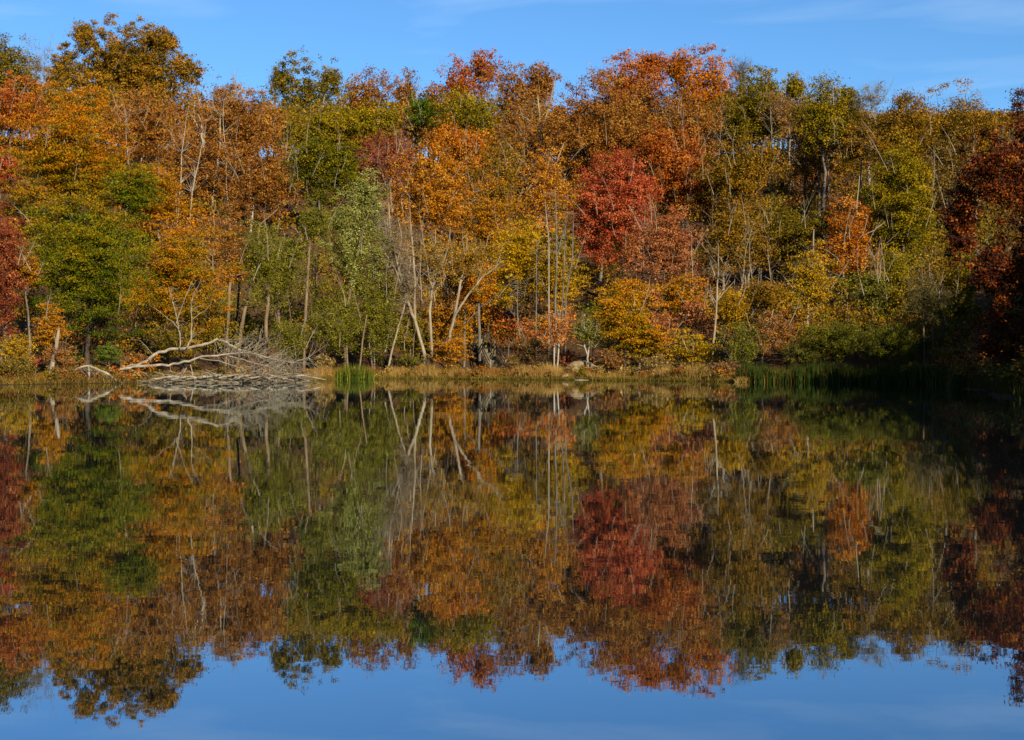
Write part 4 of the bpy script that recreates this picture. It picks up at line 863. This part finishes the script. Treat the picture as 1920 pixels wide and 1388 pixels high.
# ---------------------------------------------------------------- wooden stairs
def box_mesh(name, size, jitter=0, seed=0):
    r_ = np.random.default_rng(seed); sx_, sy_, sz_ = [s / 2 for s in size]
    V = np.array([(x, y, z) for x in (-sx_, sx_) for y in (-sy_, sy_) for z in (-sz_, sz_)], float); V += r_.normal(size=V.shape) * jitter
    Q = [(0, 1, 3, 2), (4, 6, 7, 5), (0, 4, 5, 1), (2, 3, 7, 6), (0, 2, 6, 4), (1, 5, 7, 3)]
    return V, np.array(Q)
def box(name, cen, size, mtl, parent, rot=None, jitter=.01, seed=0, origin=None):
    V, Q = box_mesh(name, size, jitter, seed)
    if rot is not None: V = V @ np.array(rot).T
    return mesh_np(name, V + np.array(cen), Q, mtl, parent, origin=origin)
def beam(name, a, b, w, h, mtl, parent, origin, seed=0):
    a = np.array(a, float); b = np.array(b, float); d = b - a; L_ = np.linalg.norm(d); x = d / L_
    y = np.cross([0, 0, 1.0], x); y = y / (np.linalg.norm(y) + 1e-9) if np.linalg.norm(y) > 1e-3 else np.array([0, 1.0, 0]); z = np.cross(x, y)
    return box(name, (a + b) / 2, (L_, w, h), mtl, parent, np.stack([x, y, z], 1), .012, seed, origin)
Ys0, Ys1 = 138.5, float(solve_row(896, 628))
foot = P(938, 689, Ys0); foot[2] = float(ground(foot[0], Ys0)[0]) - .05; head = P(896, 628, Ys1)
se = empty('wooden_stairs', foot); tagit(se, 'weathered timber stairs with handrails climbing left from the straw bank', 'stairs')
ns = 11
for i in range(ns):
    u = (i + .5) / ns; c = foot + (head - foot) * u
    d = head - foot; ang = math.atan2(d[1], d[0]); ca, sa = math.cos(ang), math.sin(ang); R3 = np.array([[ca, -sa, 0], [sa, ca, 0], [0, 0, 1]])
    gz_ = min(float(ground(c[0], c[1])[0]) - .2, c[2] - .2); tz = c[2] + .1
    box('step', (c[0], c[1], (gz_ + tz) / 2), (1.6, 1.5 + .2 * rng.random(), tz - gz_), STEPM, se, R3, .03, i, foot)
side = np.array([math.sin(ang), -math.cos(ang), 0])
for s_, hh in ((-.85, 1.7), (.85, 1.5)):
    tops = []
    for i, u in enumerate((.08, .5, .96)):
        c = foot + (head - foot) * u + side * s_; h2 = hh if i == 1 else 1.35
        beam('post', np.array([c[0], c[1], min(c[2] - .5, float(ground(c[0], c[1])[0]) - .2)]), c + [0, 0, h2], .2 if i == 1 else .14, .2 if i == 1 else .14, WOOD, se, foot, i); tops.append(c + [0, 0, 1.15])
    for a_, b_ in zip(tops[:-1], tops[1:]):
        beam('handrail', a_, b_, .07, .17, WOOD, se, foot, 3); beam('handrail', a_ - [0, 0, .5], b_ - [0, 0, .5], .06, .14, WOOD, se, foot, 4)
wl = P(901, 655, float(solve_row(901, 660)))
for i in range(4):
    c = wl + np.array([-.1 * i, .1 * i, .26 * i]); e2 = c + np.array([-1.3, .5, .0])
    beam('retaining_plank', e2, c + [.55, -.2, 0], .14, .2, WOOD, se, foot, i)

# ---------------------------------------------------------------- rocks, logs
def rock(name, label, cen, size, seed, mtl=STONE, n=3, cat='rock'):
    r_ = np.random.default_rng(seed); import bmesh
    bm = bmesh.new(); bmesh.ops.create_icosphere(bm, subdivisions=n, radius=1)
    k = r_.normal(size=(6, 3)) * 1.6; ph = r_.random(6) * 6.28
    pl = [(lambda v: v / np.linalg.norm(v))(r_.normal(size=3)) for _ in range(7)]
    for v in bm.verts:
        p_ = np.array(v.co); f = 1 + .07 * np.sin(k @ p_ + ph).sum()
        q = p_ * f
        for nn in pl:
            h = q @ nn - .6
            if h > 0: q = q - nn * h
        v.co = q * np.array(size)
    me = bpy.data.meshes.new(name); bm.to_mesh(me); bm.free(); me.materials.append(mtl)
    o = bpy.data.objects.new(name, me); o.location = cen; link(o); tagit(o, label, cat); return o
def on_ground(px, Y, dz=0): x = (px - 960) * Y / F; return (x, Y, float(ground(x, Y)[0]) + dz)
rock('rock_ledge', 'long pale sandstone ledge behind the forked white stem', on_ground(1087, 133.6, .85), (2.0, .9, 1.15), 3, n=4)
rock('boulder', 'pale angular boulder under the lime beech', on_ground(1197, 128.2, .45), (.62, .5, .85), 5)
rock('boulder', 'small squared tan boulder on the bank by the white birch pair', on_ground(1060, 131.2, .3), (.34, .28, .36), 9)
rock('boulder', 'dark boulder under the leaning pale tree', on_ground(812, 143.5, .25), (.8, .6, .5), 12, STEPM)
rock('boulder', 'grey boulder heap under the orange shrub by the stairs', on_ground(842, 142.5, .25), (.75, .6, .48), 14, STEPM)
LOGM = BARK['bleached']
def log(name, label, a, b, ra, rb, mtl=LOGM, cat='log', seed=0):
    r_ = np.random.default_rng(seed); a = np.array(a); b = np.array(b); u = np.linspace(0, 1, 7)[:, None]; pts = a + (b - a) * u; pts[1:-1] += r_.normal(size=(5, 3)) * ra * .2
    e_ = (b - a) / np.linalg.norm(b - a) * .02; pts = np.vstack([pts[:1] - e_, pts, pts[-1:] + e_]); rr = np.concatenate([[.01], np.linspace(ra, rb, 7), [.01]])
    tb = Tubes(); tb.line(pts, rr, 8); o = tb.build(name, mtl); tagit(o, label, cat); return o
log('floating_log', 'bleached log lying in the shallows right of centre', P(1112, 713.3, 128.2), P(1145, 713.8, 127.0), .1, .07, seed=1)
log('floating_log', 'thinner log end-on to the bleached one in the shallows', P(1078, 712.9, 129.0), P(1108, 713.3, 128.3), .08, .06, seed=2)
log('trail_log', 'upper pale log edging the trail above the stairs', on_ground(970, solve_row(970, 603), .1), on_ground(1018, solve_row(1018, 599), .1), .15, .12, BARK['tan'], seed=3)
log('trail_log', 'lower pale log edging the trail above the stairs', on_ground(974, solve_row(974, 610), .1), on_ground(1015, solve_row(1015, 606), .1), .13, .1, BARK['tan'], seed=4)
log('leaning_log', 'broken brown pole slanting out of the tan bushes right of the boulder', on_ground(1286, 125.5, -.1), P(1270, 668, 126), .13, .09, BARK['tan'], seed=5)
log('log', 'grey log lying at the foot of the pale sandstone ledge', on_ground(1064, 132.0, .12), on_ground(1126, 131.4, .1), .13, .09, BARK['tan'], seed=6)
